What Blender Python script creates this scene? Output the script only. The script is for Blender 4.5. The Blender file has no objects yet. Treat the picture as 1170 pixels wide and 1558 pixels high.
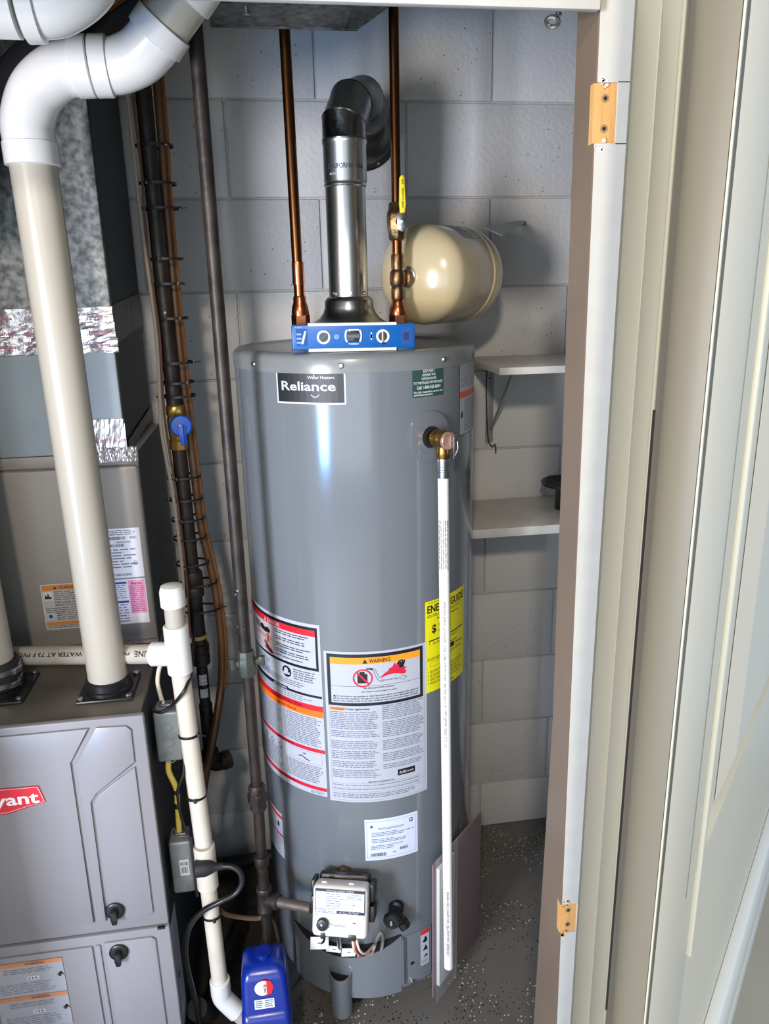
import bpy, bmesh, math, random
from mathutils import Vector, Matrix
random.seed(7)
PI = math.pi
S = bpy.context.scene
COL = S.collection

# ------------------------------------------------------------------ camera
YAW, PITCH, ROLL, EYE, FPX = 0.1443, 0.287, -0.0212, 1.5769, 1160.0
F = Vector((math.sin(YAW)*math.cos(PITCH), math.cos(YAW)*math.cos(PITCH), -math.sin(PITCH)))
R0 = Vector((math.cos(YAW), -math.sin(YAW), 0)); U0 = R0.cross(F)
R1 = math.cos(ROLL)*R0 + math.sin(ROLL)*U0; U1 = -math.sin(ROLL)*R0 + math.cos(ROLL)*U0
cd = bpy.data.cameras.new('camera'); cam = bpy.data.objects.new('camera', cd); COL.objects.link(cam)
cam.matrix_world = Matrix(((R1.x, U1.x, -F.x, 0), (R1.y, U1.y, -F.y, 0), (R1.z, U1.z, -F.z, EYE), (0, 0, 0, 1)))
cd.sensor_fit = 'VERTICAL'; cd.sensor_height = 36; cd.lens = FPX/1558*36; cd.clip_start = .02
S.camera = cam

# ------------------------------------------------------------------ light
def lin(c):
    r = []
    for v in c:
        v /= 255.0
        r.append(v/12.92 if v <= .04045 else ((v+.055)/1.055)**2.4)
    return r
w = bpy.data.worlds.new('world'); S.world = w; w.use_nodes = True
bg = w.node_tree.nodes['Background']; bg.inputs[0].default_value = (.64, .81, 1.0, 1); bg.inputs[1].default_value = .75

def area(name, loc, target, sx, sy, power, color, shape='RECTANGLE'):
    l = bpy.data.lights.new(name, 'AREA'); l.shape = shape; l.size = sx; l.size_y = sy
    l.energy = power; l.color = color
    o = bpy.data.objects.new(name, l); COL.objects.link(o); o.location = loc
    o.rotation_euler = (Vector(target)-Vector(loc)).to_track_quat('-Z', 'Y').to_euler()
    return o
area('hall_window_daylight', (-1.55, -.80, 1.38), (-.1, 1.2, 1.6), .42, .70, 80, (1.0, .93, .88))
area('hall_window_daylight_low', (-1.55, -.80, .74), (-.1, 1.2, .4), .42, .36, 32, (.20, .48, 1.0))
area('hall_front_fill', (-.55, -1.7, 1.05), (.05, 1.5, 1.4), 2.2, 1.3, 18, (.90, .95, 1.0))  # added soft frontal fill from the hall side, no patio behind it
area('hall_ceiling_lamp', (-.30, -1.0, 2.44), (.3, 1.6, .6), .16, .16, 30, (1.0, .86, .70), 'DISK')

vs = S.view_settings; vs.view_transform = 'Standard'; vs.look = 'None'; vs.gamma = 1; vs.use_curve_mapping = False
vs.exposure = 0.0

# ------------------------------------------------------------------ materials
MATS = {}
def mat(name, col, rough=.5, metal=0, spec=.5, var=None, bump=None, specks=None, coat=0, aniso=0, alpha=1, stretch=None):
    """var=(scale, other colour, contrast); bump=(scale, strength); specks=list of (scale, threshold, colour)"""
    if name in MATS: return MATS[name]
    m = bpy.data.materials.new(name); m.use_nodes = True; nt = m.node_tree; N = nt.nodes; L = nt.links
    b = N['Principled BSDF']
    b.inputs['Base Color'].default_value = (*lin(col), 1); b.inputs['Roughness'].default_value = rough
    b.inputs['Metallic'].default_value = metal; b.inputs['Specular IOR Level'].default_value = spec
    b.inputs['Coat Weight'].default_value = coat; b.inputs['Coat Roughness'].default_value = .08
    if alpha < 1: b.inputs['Alpha'].default_value = alpha
    tc = N.new('ShaderNodeTexCoord'); src = tc.outputs['Object']
    if stretch:
        mp = N.new('ShaderNodeMapping'); mp.inputs['Scale'].default_value = stretch
        L.new(src, mp.inputs[0]); src = mp.outputs[0]
    cur = None
    if var:
        n = N.new('ShaderNodeTexNoise'); n.inputs['Scale'].default_value = var[0]; n.inputs['Detail'].default_value = 5
        L.new(src, n.inputs['Vector'])
        r = N.new('ShaderNodeValToRGB'); k = var[2]
        r.color_ramp.elements[0].position = .5-k; r.color_ramp.elements[1].position = .5+k
        r.color_ramp.elements[0].color = (*lin(col), 1); r.color_ramp.elements[1].color = (*lin(var[1]), 1)
        L.new(n.outputs['Fac'], r.inputs[0]); cur = r.outputs[0]
    for sp in (specks or []):
        v = N.new('ShaderNodeTexVoronoi'); v.inputs['Scale'].default_value = sp[0]; v.inputs['Randomness'].default_value = 1
        L.new(src, v.inputs['Vector'])
        lt = N.new('ShaderNodeMath'); lt.operation = 'LESS_THAN'; lt.inputs[1].default_value = sp[1]
        L.new(v.outputs['Distance'], lt.inputs[0])
        n2 = N.new('ShaderNodeTexNoise'); n2.inputs['Scale'].default_value = sp[3] if len(sp) > 3 else 2.5
        L.new(src, n2.inputs['Vector'])
        g2 = N.new('ShaderNodeMath'); g2.operation = 'GREATER_THAN'; g2.inputs[1].default_value = sp[4] if len(sp) > 4 else .5
        L.new(n2.outputs['Fac'], g2.inputs[0])
        mu = N.new('ShaderNodeMath'); mu.operation = 'MULTIPLY'; L.new(lt.outputs[0], mu.inputs[0]); L.new(g2.outputs[0], mu.inputs[1])
        mx = N.new('ShaderNodeMix'); mx.data_type = 'RGBA'; L.new(mu.outputs[0], mx.inputs[0])
        if cur: L.new(cur, mx.inputs[6])
        else: mx.inputs[6].default_value = (*lin(col), 1)
        mx.inputs[7].default_value = (*lin(sp[2]), 1); cur = mx.outputs[2]
    if cur: L.new(cur, b.inputs['Base Color'])
    if bump:
        n = N.new('ShaderNodeTexNoise'); n.inputs['Scale'].default_value = bump[0]; n.inputs['Detail'].default_value = 6
        L.new(src, n.inputs['Vector'])
        bp = N.new('ShaderNodeBump'); bp.inputs['Strength'].default_value = bump[1]; bp.inputs['Distance'].default_value = .004
        L.new(n.outputs['Fac'], bp.inputs['Height']); L.new(bp.outputs[0], b.inputs['Normal'])
    MATS[name] = m
    return m

M_block = mat('painted_block', (205, 204, 202), .62, var=(3.0, (190, 191, 192), .3), bump=(90, .5),
              specks=[(75, .13, (104, 106, 108), 5, .60), (38, .10, (112, 108, 106), 3, .58)])
M_mortar = mat('painted_mortar', (182, 182, 180), .75, bump=(120, .6))
M_floor = mat('epoxy_floor', (108, 106, 102), .34, var=(6, (92, 88, 82), .25), bump=(30, .12),
              specks=[(120, .22, (16, 16, 18), 7, .47), (105, .20, (204, 200, 192), 6, .50), (130, .2, (128, 92, 60), 8, .50)])
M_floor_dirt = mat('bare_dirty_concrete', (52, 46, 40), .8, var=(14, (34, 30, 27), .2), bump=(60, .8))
M_hallfloor = mat('hall_floor', (186, 180, 166), .5, var=(5, (178, 170, 156), .3))
M_white = mat('white_trim_paint', (198, 198, 193), .38, var=(30, (190, 190, 184), .25), bump=(45, .12))
M_whitechip = mat('chipped_white_paint', (240, 240, 236), .6, bump=(200, .8))
M_brown = mat('taupe_jamb_paint', (122, 106, 90), .36, spec=.2, var=(8, (114, 98, 84), .3))
M_cream = mat('cream_wall_paint', (226, 219, 200), .42, var=(2.2, (222, 213, 196), .3), bump=(25, .05))
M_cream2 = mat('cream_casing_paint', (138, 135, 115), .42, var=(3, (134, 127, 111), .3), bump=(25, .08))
M_brightwhite = mat('bright_white_moulding', (240, 240, 236), .3)
M_rawwood = mat('raw_pine', (214, 166, 104), .7, var=(25, (198, 146, 86), .3), bump=(80, .3), stretch=(3, 3, .4))
M_hole = mat('dark_hole', (24, 20, 18), .9)
M_tank = mat('gray_enamel_jacket', (108, 113, 118), .16, spec=.6, var=(2, (112, 118, 124), .3), bump=(5, .03), coat=.35)
M_tanktop = mat('gray_enamel_cap', (130, 135, 138), .25, spec=.6, var=(9, (110, 112, 112), .25))
M_tankrecess = mat('black_opening', (14, 14, 15), .9)
M_galv = mat('galvanized_steel', (176, 180, 182), .34, 1, var=(55, (120, 124, 126), .18), bump=(30, .08))
M_galvdark = mat('dull_galvanized_duct', (112, 118, 116), .5, .6, var=(70, (62, 66, 66), .16), bump=(40, .1))
M_galvplenum = mat('spangled_plenum_steel', (150, 154, 154), .5, .6, var=(75, (92, 96, 98), .14), bump=(40, .12))
M_galvplain = mat('smooth_plenum_steel', (150, 162, 170), .45, .35, var=(5, (128, 138, 146), .3))
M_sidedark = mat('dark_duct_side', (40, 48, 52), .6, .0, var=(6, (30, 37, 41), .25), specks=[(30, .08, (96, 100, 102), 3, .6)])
M_vent = mat('bright_flue_metal', (218, 220, 222), .27, 1, var=(12, (188, 190, 192), .3), bump=(18, .05))
M_ventdark = mat('crinkled_flue_metal', (150, 152, 152), .22, 1, bump=(38, .6))
M_foil = mat('foil_tape', (215, 212, 214), .28, .9, bump=(34, 1.0))
M_foilink = mat('foil_tape_ink', (150, 60, 110), .5)
M_pvc = mat('white_pvc', (172, 166, 154), .28, var=(4, (164, 158, 145), .3))
M_pvcfit = mat('white_pvc_fitting', (212, 211, 208), .22)
M_pvcold = mat('aged_pvc', (214, 206, 192), .36, var=(16, (196, 186, 168), .3))
M_cpvc = mat('cpvc_white', (236, 234, 230), .35)
M_print = mat('print_black', (26, 26, 28), .6)
M_grayprint = mat('print_gray', (104, 108, 116), .6)
M_copper = mat('copper_tube', (176, 104, 66), .24, 1, var=(9, (122, 72, 42), .22), stretch=(1, 1, .25))
M_copperdark = mat('tarnished_copper', (116, 76, 46), .3, 1, var=(9, (84, 54, 34), .22), stretch=(1, 1, .25))
M_cufit = mat('copper_fitting', (196, 124, 88), .26, 1, var=(30, (150, 86, 58), .22))
M_brass = mat('brass_valve', (176, 138, 76), .3, 1, var=(40, (140, 104, 54), .25), bump=(60, .15))
M_brassdull = mat('dull_bronze', (134, 110, 82), .38, 1, var=(50, (104, 80, 54), .25), bump=(90, .3))
M_brassyellow = mat('yellow_brass', (214, 176, 96), .32, .9)
M_iron = mat('black_iron_pipe', (60, 53, 48), .45, .35, var=(26, (34, 29, 27), .2), bump=(60, .25), specks=[(60, .14, (160, 154, 146), 5, .6)])
M_irondark = mat('dark_iron_pipe', (56, 46, 41), .5, .3, var=(30, (34, 27, 25), .2), bump=(70, .3))
M_irongray = mat('gas_cock_iron', (74, 78, 70), .5, .4, bump=(70, .4))
M_steel = mat('zinc_steel', (184, 188, 190), .3, 1, bump=(60, .1))
M_zincbox = mat('galvanized_box', (158, 164, 166), .4, .4, var=(30, (128, 134, 136), .25))
M_black = mat('black_plastic', (22, 22, 24), .35)
M_rubber = mat('black_rubber', (26, 26, 27), .6, bump=(50, .1))
M_insul = mat('black_foam_insulation', (24, 24, 26), .85, bump=(120, .4))
M_tan = mat('tan_gum_tube', (96, 66, 40), .4, var=(10, (74, 50, 30), .25), stretch=(1, 1, .3))
M_wiregray = mat('gray_wire', (150, 140, 128), .5)
M_wirebrown = mat('brown_wire', (88, 62, 50), .5)
M_wireyellow = mat('yellow_cable', (214, 188, 84), .5)
M_wirewhite = mat('white_cable', (212, 206, 186), .5)
M_wirered = mat('red_wire', (170, 60, 50), .5)
M_blue = mat('blue_handle', (0, 72, 176), .35)
M_levelblue = mat('blue_level_body', (0, 88, 162), .38)
M_levelblue2 = mat('dark_blue_inset', (12, 68, 140), .45)
M_levelblack = mat('level_end_cap', (28, 58, 90), .5)
M_milled = mat('milled_white_edge', (236, 238, 238), .3)
M_vial = mat('dark_vial', (46, 52, 56), .12, spec=.9)
M_vialring = mat('pale_vial_ring', (222, 224, 222), .4)
M_yellow = mat('yellow_grip', (238, 214, 24), .45)
M_tankcream = mat('cream_tank_paint', (190, 176, 142), .24, coat=.4, var=(3, (182, 167, 132), .3))
M_furn = mat('pewter_painted_steel', (138, 136, 140), .36, .08, spec=.5, var=(2.5, (133, 131, 136), .3))
M_furngroove = mat('pewter_side', (124, 122, 120), .4, .3)
M_coil = mat('warm_gray_cabinet', (148, 142, 136), .4, .2, var=(2, (140, 135, 130), .3))
M_furntop = mat('dull_furnace_top', (122, 116, 108), .42, .6, var=(9, (98, 92, 84), .25))
M_label = mat('white_label', (226, 228, 234), .4)
M_shelf = mat('white_shelf', (206, 204, 198), .5, var=(12, (192, 188, 182), .3), bump=(50, .1))
M_valve = mat('ivory_valve_case', (222, 218, 212), .4)
M_jug = mat('blue_jug_plastic', (4, 36, 130), .25, spec=.6)
M_jugdark = mat('jug_recess', (6, 22, 90), .4)
M_bag = mat('clear_plastic_bag', (226, 228, 230), .12, spec=.8, alpha=.16)
M_paper = mat('paper_manual', (222, 222, 220), .6)
M_card = mat('brown_cardboard', (134, 118, 122), .7, var=(6, (124, 108, 112), .3))
PC = {}
def pcol(c):
    k = 'ink_%d_%d_%d' % c
    return mat(k, c, .45)
WHITE = (176, 180, 190); BLACK = (24, 24, 28); RED = (196, 28, 44); ORANGE = (240, 132, 30); FINE = (120, 126, 140)

# ------------------------------------------------------------------ mesh helpers
class MB:
    def __init__(s): s.bm = bmesh.new(); s.slot = 0
    def _tag(s, faces):
        for f in faces: f.material_index = s.slot
    def box(s, a, b, bev=0, seg=2, rot=None, about=None):
        a, b = Vector(a), Vector(b)
        r = bmesh.ops.create_cube(s.bm, size=1)
        vs_ = r['verts']; c = (a+b)/2; d = b-a
        for v in vs_: v.co = Vector((v.co.x*d.x, v.co.y*d.y, v.co.z*d.z)) + c
        if bev > 0:
            es = list({e for v in vs_ for e in v.link_edges})
            q = bmesh.ops.bevel(s.bm, geom=es, offset=min(bev, min(abs(d.x), abs(d.y), abs(d.z))*.49), segments=seg, profile=.5, affect='EDGES')
            vs_ = list({v for f in q['faces'] for v in f.verts} | {v for v in vs_ if v.is_valid})
        if rot is not None:
            p = Vector(about) if about is not None else c
            for v in vs_: v.co = rot @ (v.co-p) + p
        s._tag({f for v in vs_ for f in v.link_faces})
        return vs_
    def ring(s, c, x, y, r, n):
        return [s.bm.verts.new(c + x*(r*math.cos(2*PI*i/n)) + y*(r*math.sin(2*PI*i/n))) for i in range(n)]
    def loft(s, rings, cap0=True, cap1=True):
        fs = []
        for A, B in zip(rings, rings[1:]):
            n = len(A)
            for i in range(n):
                fs.append(s.bm.faces.new((A[i], A[(i+1) % n], B[(i+1) % n], B[i])))
        if cap0: fs.append(s.bm.faces.new(rings[0][::-1]))
        if cap1: fs.append(s.bm.faces.new(rings[-1]))
        s._tag(fs)
    def cyl(s, a, b, r, r2=None, n=24, cap=True):
        s.lathe(a, Vector(b)-Vector(a), [(r, 0), (r2 if r2 is not None else r, (Vector(b)-Vector(a)).length)], n, cap)
    def lathe(s, o, axis, prof, n=32, cap=True, ang=0):
        """prof: (radius, distance along axis)"""
        o = Vector(o); z = Vector(axis).normalized()
        x = z.orthogonal().normalized()
        if abs(z.z) > .99: x = Vector((1, 0, 0))
        y = z.cross(x)
        if ang:
            q = Matrix.Rotation(ang, 3, z); x = q @ x; y = q @ y
        s.loft([s.ring(o+z*h, x, y, max(r, 1e-5), n) for r, h in prof], cap, cap)
    def hexn(s, a, b, r, n=6, ang=0):
        s.lathe(a, Vector(b)-Vector(a), [(r*.92, 0), (r, .0012), (r, (Vector(b)-Vector(a)).length-.0012), (r*.92, (Vector(b)-Vector(a)).length)], n, True, ang)
    def tube(s, pts, r, n=12, smooth=True, sub=6, cap=True, radii=None):
        P = [Vector(p) for p in pts]
        if smooth and len(P) > 2:
            Q = []
            for i in range(len(P)-1):
                p0 = P[max(i-1, 0)]; p1 = P[i]; p2 = P[i+1]; p3 = P[min(i+2, len(P)-1)]
                for k in range(sub):
                    t = k/sub
                    Q.append(.5*((2*p1)+(p2-p0)*t+(2*p0-5*p1+4*p2-p3)*t*t+(3*p1-p0-3*p2+p3)*t**3))
            Q.append(P[-1]); P = Q
        x = None; rings = []
        for i, p in enumerate(P):
            d = (P[min(i+1, len(P)-1)]-P[max(i-1, 0)])
            d = d.normalized() if d.length > 1e-9 else Vector((0, 0, 1))
            if x is None: x = d.orthogonal().normalized()
            else:
                x = (x-d*x.dot(d)); x = x.normalized() if x.length > 1e-6 else d.orthogonal().normalized()
            rr = r if radii is None else radii[min(int(i*len(radii)/len(P)), len(radii)-1)]
            rings.append(s.ring(p, x, d.cross(x), rr, n))
        s.loft(rings, cap, cap)
    def torus(s, c, axis, R, r, n=28, m=8, sx=1, sy=1, xa=None):
        c = Vector(c); z = Vector(axis).normalized()
        x = Vector(xa).normalized() if xa is not None else (Vector((1, 0, 0)) if abs(z.z) > .99 else z.orthogonal().normalized()); y = z.cross(x)
        rings = []
        for i in range(n):
            a = 2*PI*i/n; d = x*math.cos(a)*sx + y*math.sin(a)*sy
            rad = (x*math.cos(a) + y*math.sin(a))
            rings.append([s.bm.verts.new(c + d*R + rad*(r*math.cos(2*PI*k/m)) + z*(r*math.sin(2*PI*k/m))) for k in range(m)])
        fs = []
        for i in range(n):
            A, B = rings[i], rings[(i+1) % n]
            for k in range(m): fs.append(s.bm.faces.new((A[k], A[(k+1) % m], B[(k+1) % m], B[k])))
        s._tag(fs)
    def prism(s, pts, ex, bev=0):
        """pts: 3-D polygon, ex: extrusion vector"""
        ex = Vector(ex)
        A = [s.bm.verts.new(Vector(p)) for p in pts]; B = [s.bm.verts.new(Vector(p)+ex) for p in pts]
        fs = [s.bm.faces.new(A), s.bm.faces.new(B[::-1])]; n = len(A)
        for i in range(n): fs.append(s.bm.faces.new((A[(i+1) % n], A[i], B[i], B[(i+1) % n])))
        s._tag(fs)
        if bev:
            es = list({e for f in fs for e in f.edges})
            bmesh.ops.bevel(s.bm, geom=es, offset=bev, segments=2, profile=.5, affect='EDGES')
    def build(s, name, m, parent=None, smooth=True):
        bmesh.ops.recalc_face_normals(s.bm, faces=s.bm.faces)
        me = bpy.data.meshes.new(name); s.bm.to_mesh(me); s.bm.free()
        for x in (m if isinstance(m, (list, tuple)) else [m]): me.materials.append(x)
        o = bpy.data.objects.new(name, me); COL.objects.link(o)
        if smooth:
            me.polygons.foreach_set('use_smooth', [True]*len(me.polygons))
            try: me.set_sharp_from_angle(angle=math.radians(38))
            except Exception: pass
        if parent is not None:
            o.parent = parent
            if parent.type == 'EMPTY': o.location = -Vector(parent.location); 
            if parent.get('_rz'): pass
        return o

def thing(name, label, cat, loc, group=None):
    o = bpy.data.objects.new(name, None); COL.objects.link(o); o.empty_display_size = .05
    o.location = loc; o['label'] = label; o['category'] = cat
    if group: o['group'] = group
    return o
def tag(o, label, cat, group=None):
    o['label'] = label; o['category'] = cat
    if group: o['group'] = group
    return o
def lab(o, label): o['label'] = label; return o
def struct(o): o['kind'] = 'structure'; return o
def sroot(name, loc=(0, 0, 0)):
    o = bpy.data.objects.new(name, None); COL.objects.link(o); o.location = loc; o['kind'] = 'structure'; return o

# ------------------------------------------------------------------ printing
TXT = {}
def text_mesh(t, bold):
    k = (t, bold)
    if k in TXT: return TXT[k]
    c = bpy.data.curves.new('t', 'FONT'); c.body = t; c.size = 1; c.resolution_u = 2; c.offset = .022 if bold else .004
    o = bpy.data.objects.new('t', c); COL.objects.link(o)
    dg = bpy.context.evaluated_depsgraph_get(); me = o.evaluated_get(dg).to_mesh()
    vs_ = [(v.co.x, v.co.y) for v in me.vertices]; fs = [tuple(p.vertices) for p in me.polygons]
    o.evaluated_get(dg).to_mesh_clear(); bpy.data.objects.remove(o); bpy.data.curves.remove(c)
    xs = [v[0] for v in vs_] or [0]; ys = [v[1] for v in vs_] or [0]
    TXT[k] = (vs_, fs, min(xs), max(xs), min(ys), max(ys)); return TXT[k]

class Print:
    """flat print in (u, v) metres laid on a surface by fn(u, v, lift)"""
    def __init__(s, fn): s.fn = fn; s.v = []; s.f = []; s.mi = []; s.mats = []
    def _m(s, c):
        m = pcol(c) if isinstance(c, tuple) else c
        if m not in s.mats: s.mats.append(m)
        return s.mats.index(m)
    def _add(s, pts, faces, c, lay):
        o = len(s.v); i = s._m(c)
        s.v += [s.fn(u, v, .0003+lay*.00025) for u, v in pts]
        for f in faces: s.f.append(tuple(o+k for k in f)); s.mi.append(i)
    def rect(s, u0, v0, u1, v1, c, lay=1, step=.012):
        n = max(1, int(math.ceil(abs(u1-u0)/step)))
        pts = []
        for i in range(n+1):
            u = u0+(u1-u0)*i/n; pts += [(u, v0), (u, v1)]
        s._add(pts, [(2*i, 2*i+2, 2*i+3, 2*i+1) for i in range(n)], c, lay)
    def frame(s, u0, v0, u1, v1, t, c, lay=2):
        s.rect(u0, v0, u1, v0+t, c, lay); s.rect(u0, v1-t, u1, v1, c, lay)
        s.rect(u0, v0+t, u0+t, v1-t, c, lay); s.rect(u1-t, v0+t, u1, v1-t, c, lay)
    def poly(s, pts, c, lay=2): s._add(pts, [tuple(range(len(pts)))], c, lay)
    def disc(s, u, v, r, c, lay=2, n=24, ry=None):
        ry = ry or r; s.poly([(u+r*math.cos(2*PI*i/n), v+ry*math.sin(2*PI*i/n)) for i in range(n)], c, lay)
    def annulus(s, u, v, r0, r1, c, lay=2, n=24, a0=0, a1=2*PI):
        pts = []
        for i in range(n+1):
            a = a0+(a1-a0)*i/n; pts += [(u+r0*math.cos(a), v+r0*math.sin(a)), (u+r1*math.cos(a), v+r1*math.sin(a))]
        s._add(pts, [(2*i, 2*i+1, 2*i+3, 2*i+2) for i in range(n)], c, lay)
    def text(s, t, u0, v0, u1, h, c, lay=3, bold=True, rot=0):
        """baseline start (u0,v0), spans to width (u1-u0), cap height h; rot turns about (u0,v0)"""
        vs_, fs, x0, x1, y0, y1 = text_mesh(t, bold)
        sx = (u1-u0)/max(x1-x0, 1e-6); sy = h/.70; ca, sa = math.cos(rot), math.sin(rot)
        pts = []
        for x, y in vs_:
            a, b = (x-x0)*sx, y*sy
            pts.append((u0+a*ca-b*sa, v0+a*sa+b*ca))
        s._add(pts, fs, c, lay)
    def fine(s, u0, v0, u1, v1, pitch, c=FINE, lay=2, short=.15, ink=.42):
        v = v1-pitch*.6
        while v > v0:
            u = u0; end = u1-(u1-u0)*(random.random()*short)
            while u < end:
                wd = min(random.uniform(1.2, 4.5)*pitch, end-u)
                s.rect(u, v, u+wd, v+pitch*ink, c, lay, .02); u += wd+pitch*.5
            v -= pitch
    def bars(s, u0, v0, u1, v1, c=BLACK, lay=3, wmin=.0004, wmax=.0013):
        u = u0
        while u < u1:
            wd = random.uniform(wmin, wmax); s.rect(u, v0, min(u+wd, u1), v1, c, lay, 1); u += wd+random.uniform(wmin, wmax)
    def build(s, name, parent):
        me = bpy.data.meshes.new(name); me.from_pydata([tuple(p) for p in s.v], [], s.f)
        for m in s.mats: me.materials.append(m)
        me.polygons.foreach_set('material_index', s.mi); me.update()
        o = bpy.data.objects.new(name, me); COL.objects.link(o)
        if parent is not None:
            o.parent = parent
            if parent.type == 'EMPTY': o.location = -Vector(parent.location)
        return o
def plane_fn(o, ux, vx, n):
    o, ux, vx, n = Vector(o), Vector(ux), Vector(vx), Vector(n)
    return lambda u, v, l: o+ux*u+vx*v+n*l
def front_fn(y): return lambda u, v, l: Vector((u, y-l, v))      # sheet facing the doorway
TX, TY, TR = .173, 1.566, .241
def tank_fn(u, v, l):
    a = u/TR; r = TR+l
    return Vector((TX+r*math.sin(a), TY-r*math.cos(a), v))
def tank_pt(u, z, out=0):
    return tank_fn(u, z, out)

# ================================================================== THE SETTING
YW = 1.89
wall = sroot('wall_back', (0, YW, 0))
m = MB(); m.box((-.95, YW+.006, -.02), (1.68, YW+.12, 2.42)); mo = m.build('mortar_bed', M_mortar, wall, False)
X0, Z0, BW, BH, G = .1398, .1505, .4064, .2032, .0045
meshes = {}
for k in range(-1, 11):
    zb = Z0+BH*k; z0 = zb+G/2; z1 = zb+BH-G/2
    if k == -1: z0 = 0.001
    z1 = min(z1, 2.39)
    shift = 0 if k % 2 == 1 else .5
    for j in range(-4, 4):
        xa = X0+BW*(j+shift)+G/2; xb = xa+BW-G
        if xb < -.93 or xa > 1.08: continue
        xa2, xb2 = max(xa, -.94), min(xb, 1.09)
        key = (round(xb2-xa2, 4), round(z1-z0, 4))
        if key not in meshes:
            m = MB(); m.box((0, 0, 0), (key[0], .05, key[1]), .003, 2)
            o = m.build('concrete_block', M_block, wall); meshes[key] = o.data
        else:
            o = bpy.data.objects.new('concrete_block', meshes[key]); COL.objects.link(o); o.parent = wall
        o.location = (xa2, random.uniform(-.0006, .0006), z0)
# floor of the closet, dirty strip under the plumbing, hall floor
m = MB(); m.prism([(x, y, -.06) for x, y in ((-.95, .92), (.66, .92), (1.58, YW+.006), (-.95, YW+.006))], (0, 0, .06)); struct(m.build('floor', M_floor, None, False))
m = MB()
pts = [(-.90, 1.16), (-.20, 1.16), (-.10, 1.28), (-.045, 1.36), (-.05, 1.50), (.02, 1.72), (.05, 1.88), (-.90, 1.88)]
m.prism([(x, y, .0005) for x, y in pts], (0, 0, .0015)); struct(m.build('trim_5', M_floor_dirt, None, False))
m = MB(); m.prism([(x, y, -.06) for x, y in ((-2.6, -2.4), (2.1, -2.4), (2.1, YW), (1.581, YW), (.661, .9195), (-2.6, .9195))], (0, 0, .06)); struct(m.build('floor_hall', M_hallfloor, None, False))
m = MB(); m.box((-.95, .96, 2.40), (1.68, YW+.12, 2.46)); struct(m.build('ceiling', M_white, None, False))
m = MB(); m.box((-1.02, .96, 0), (-.95, YW+.12, 2.42)); struct(m.build('wall_left', M_block, None, False))
m = MB(); m.box((-2.3, .905, 0), (-.66, .957, 2.46)); m.box((-.66, .905, 1.925), (.446, .957, 2.46)); m.box((.446, .92, 0), (.625, .957, 2.46))
struct(m.build('wall_front', M_cream, None, False))
# door frame: head, left jamb, right jamb (leans a hair, as old frames do)
m = MB(); m.box((-.66, .888, 1.8565), (.374, .899, 1.925), .0015); m.box((-.66, .899, 1.886), (.374, .960, 1.925), .001); struct(m.build('trim_1', M_white))
m = MB(); m.box((-.69, .888, 0), (-.63, .960, 1.925), .002); struct(m.build('trim_2', M_white))
lean = Matrix.Rotation(-.0115, 3, 'Y'); PIV = (.392, .9, .507)
jr = sroot('trim_3', (.40, .9, 0))
def jbox(mb, a, b, bev=0): return mb.box(a, b, bev, 2, lean, PIV)
m = MB(); jbox(m, (.3945, .9, -.02), (.4345, .958, .610)); jbox(m, (.3945, .9, .664), (.4345, .958, 1.728)); jbox(m, (.3945, .9, 1.790), (.4345, .958, 1.92))
jbox(m, (.4192, .9, .609), (.4345, .958, .666)); jbox(m, (.4192, .9, 1.727), (.4345, .958, 1.791)); jbox(m, (.3945, .914, .609), (.4192, .958, .666)); jbox(m, (.3945, .914, 1.727), (.4192, .958, 1.791))
m.build('jamb_board', M_white, jr, False)
m = MB()
def yb(z): return .960+max(0, .95-z)*.062
for za, zb in ((-.02, .610), (.664, .95), (.95, 1.728), (1.790, 1.92)):
    q = [lean @ (Vector((.3925, y, z))-Vector(PIV))+Vector(PIV) for y, z in ((.9005, za), (yb(za), za), (yb(zb), zb), (.9005, zb))]
    m.prism(q, (.0025, 0, 0))
for za, zb in ((.610, .664), (1.728, 1.790)):
    q = [lean @ (Vector((.3925, y, z))-Vector(PIV))+Vector(PIV) for y, z in ((.914, za), (yb(za), za), (yb(zb), zb), (.914, zb))]
    m.prism(q, (.0025, 0, 0))
q = [lean @ (Vector((.3935, y, z))-Vector(PIV))+Vector(PIV) for y, z in ((.957, -.02), (yb(-.02), -.02), (.960, .95), (.960, 1.92), (.957, 1.92))]
m.prism(q, (.012, 0, 0))
lab(m.build('inner_face', M_brown, jr, False), 'glossy taupe side of the jamb facing the closet')
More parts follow.
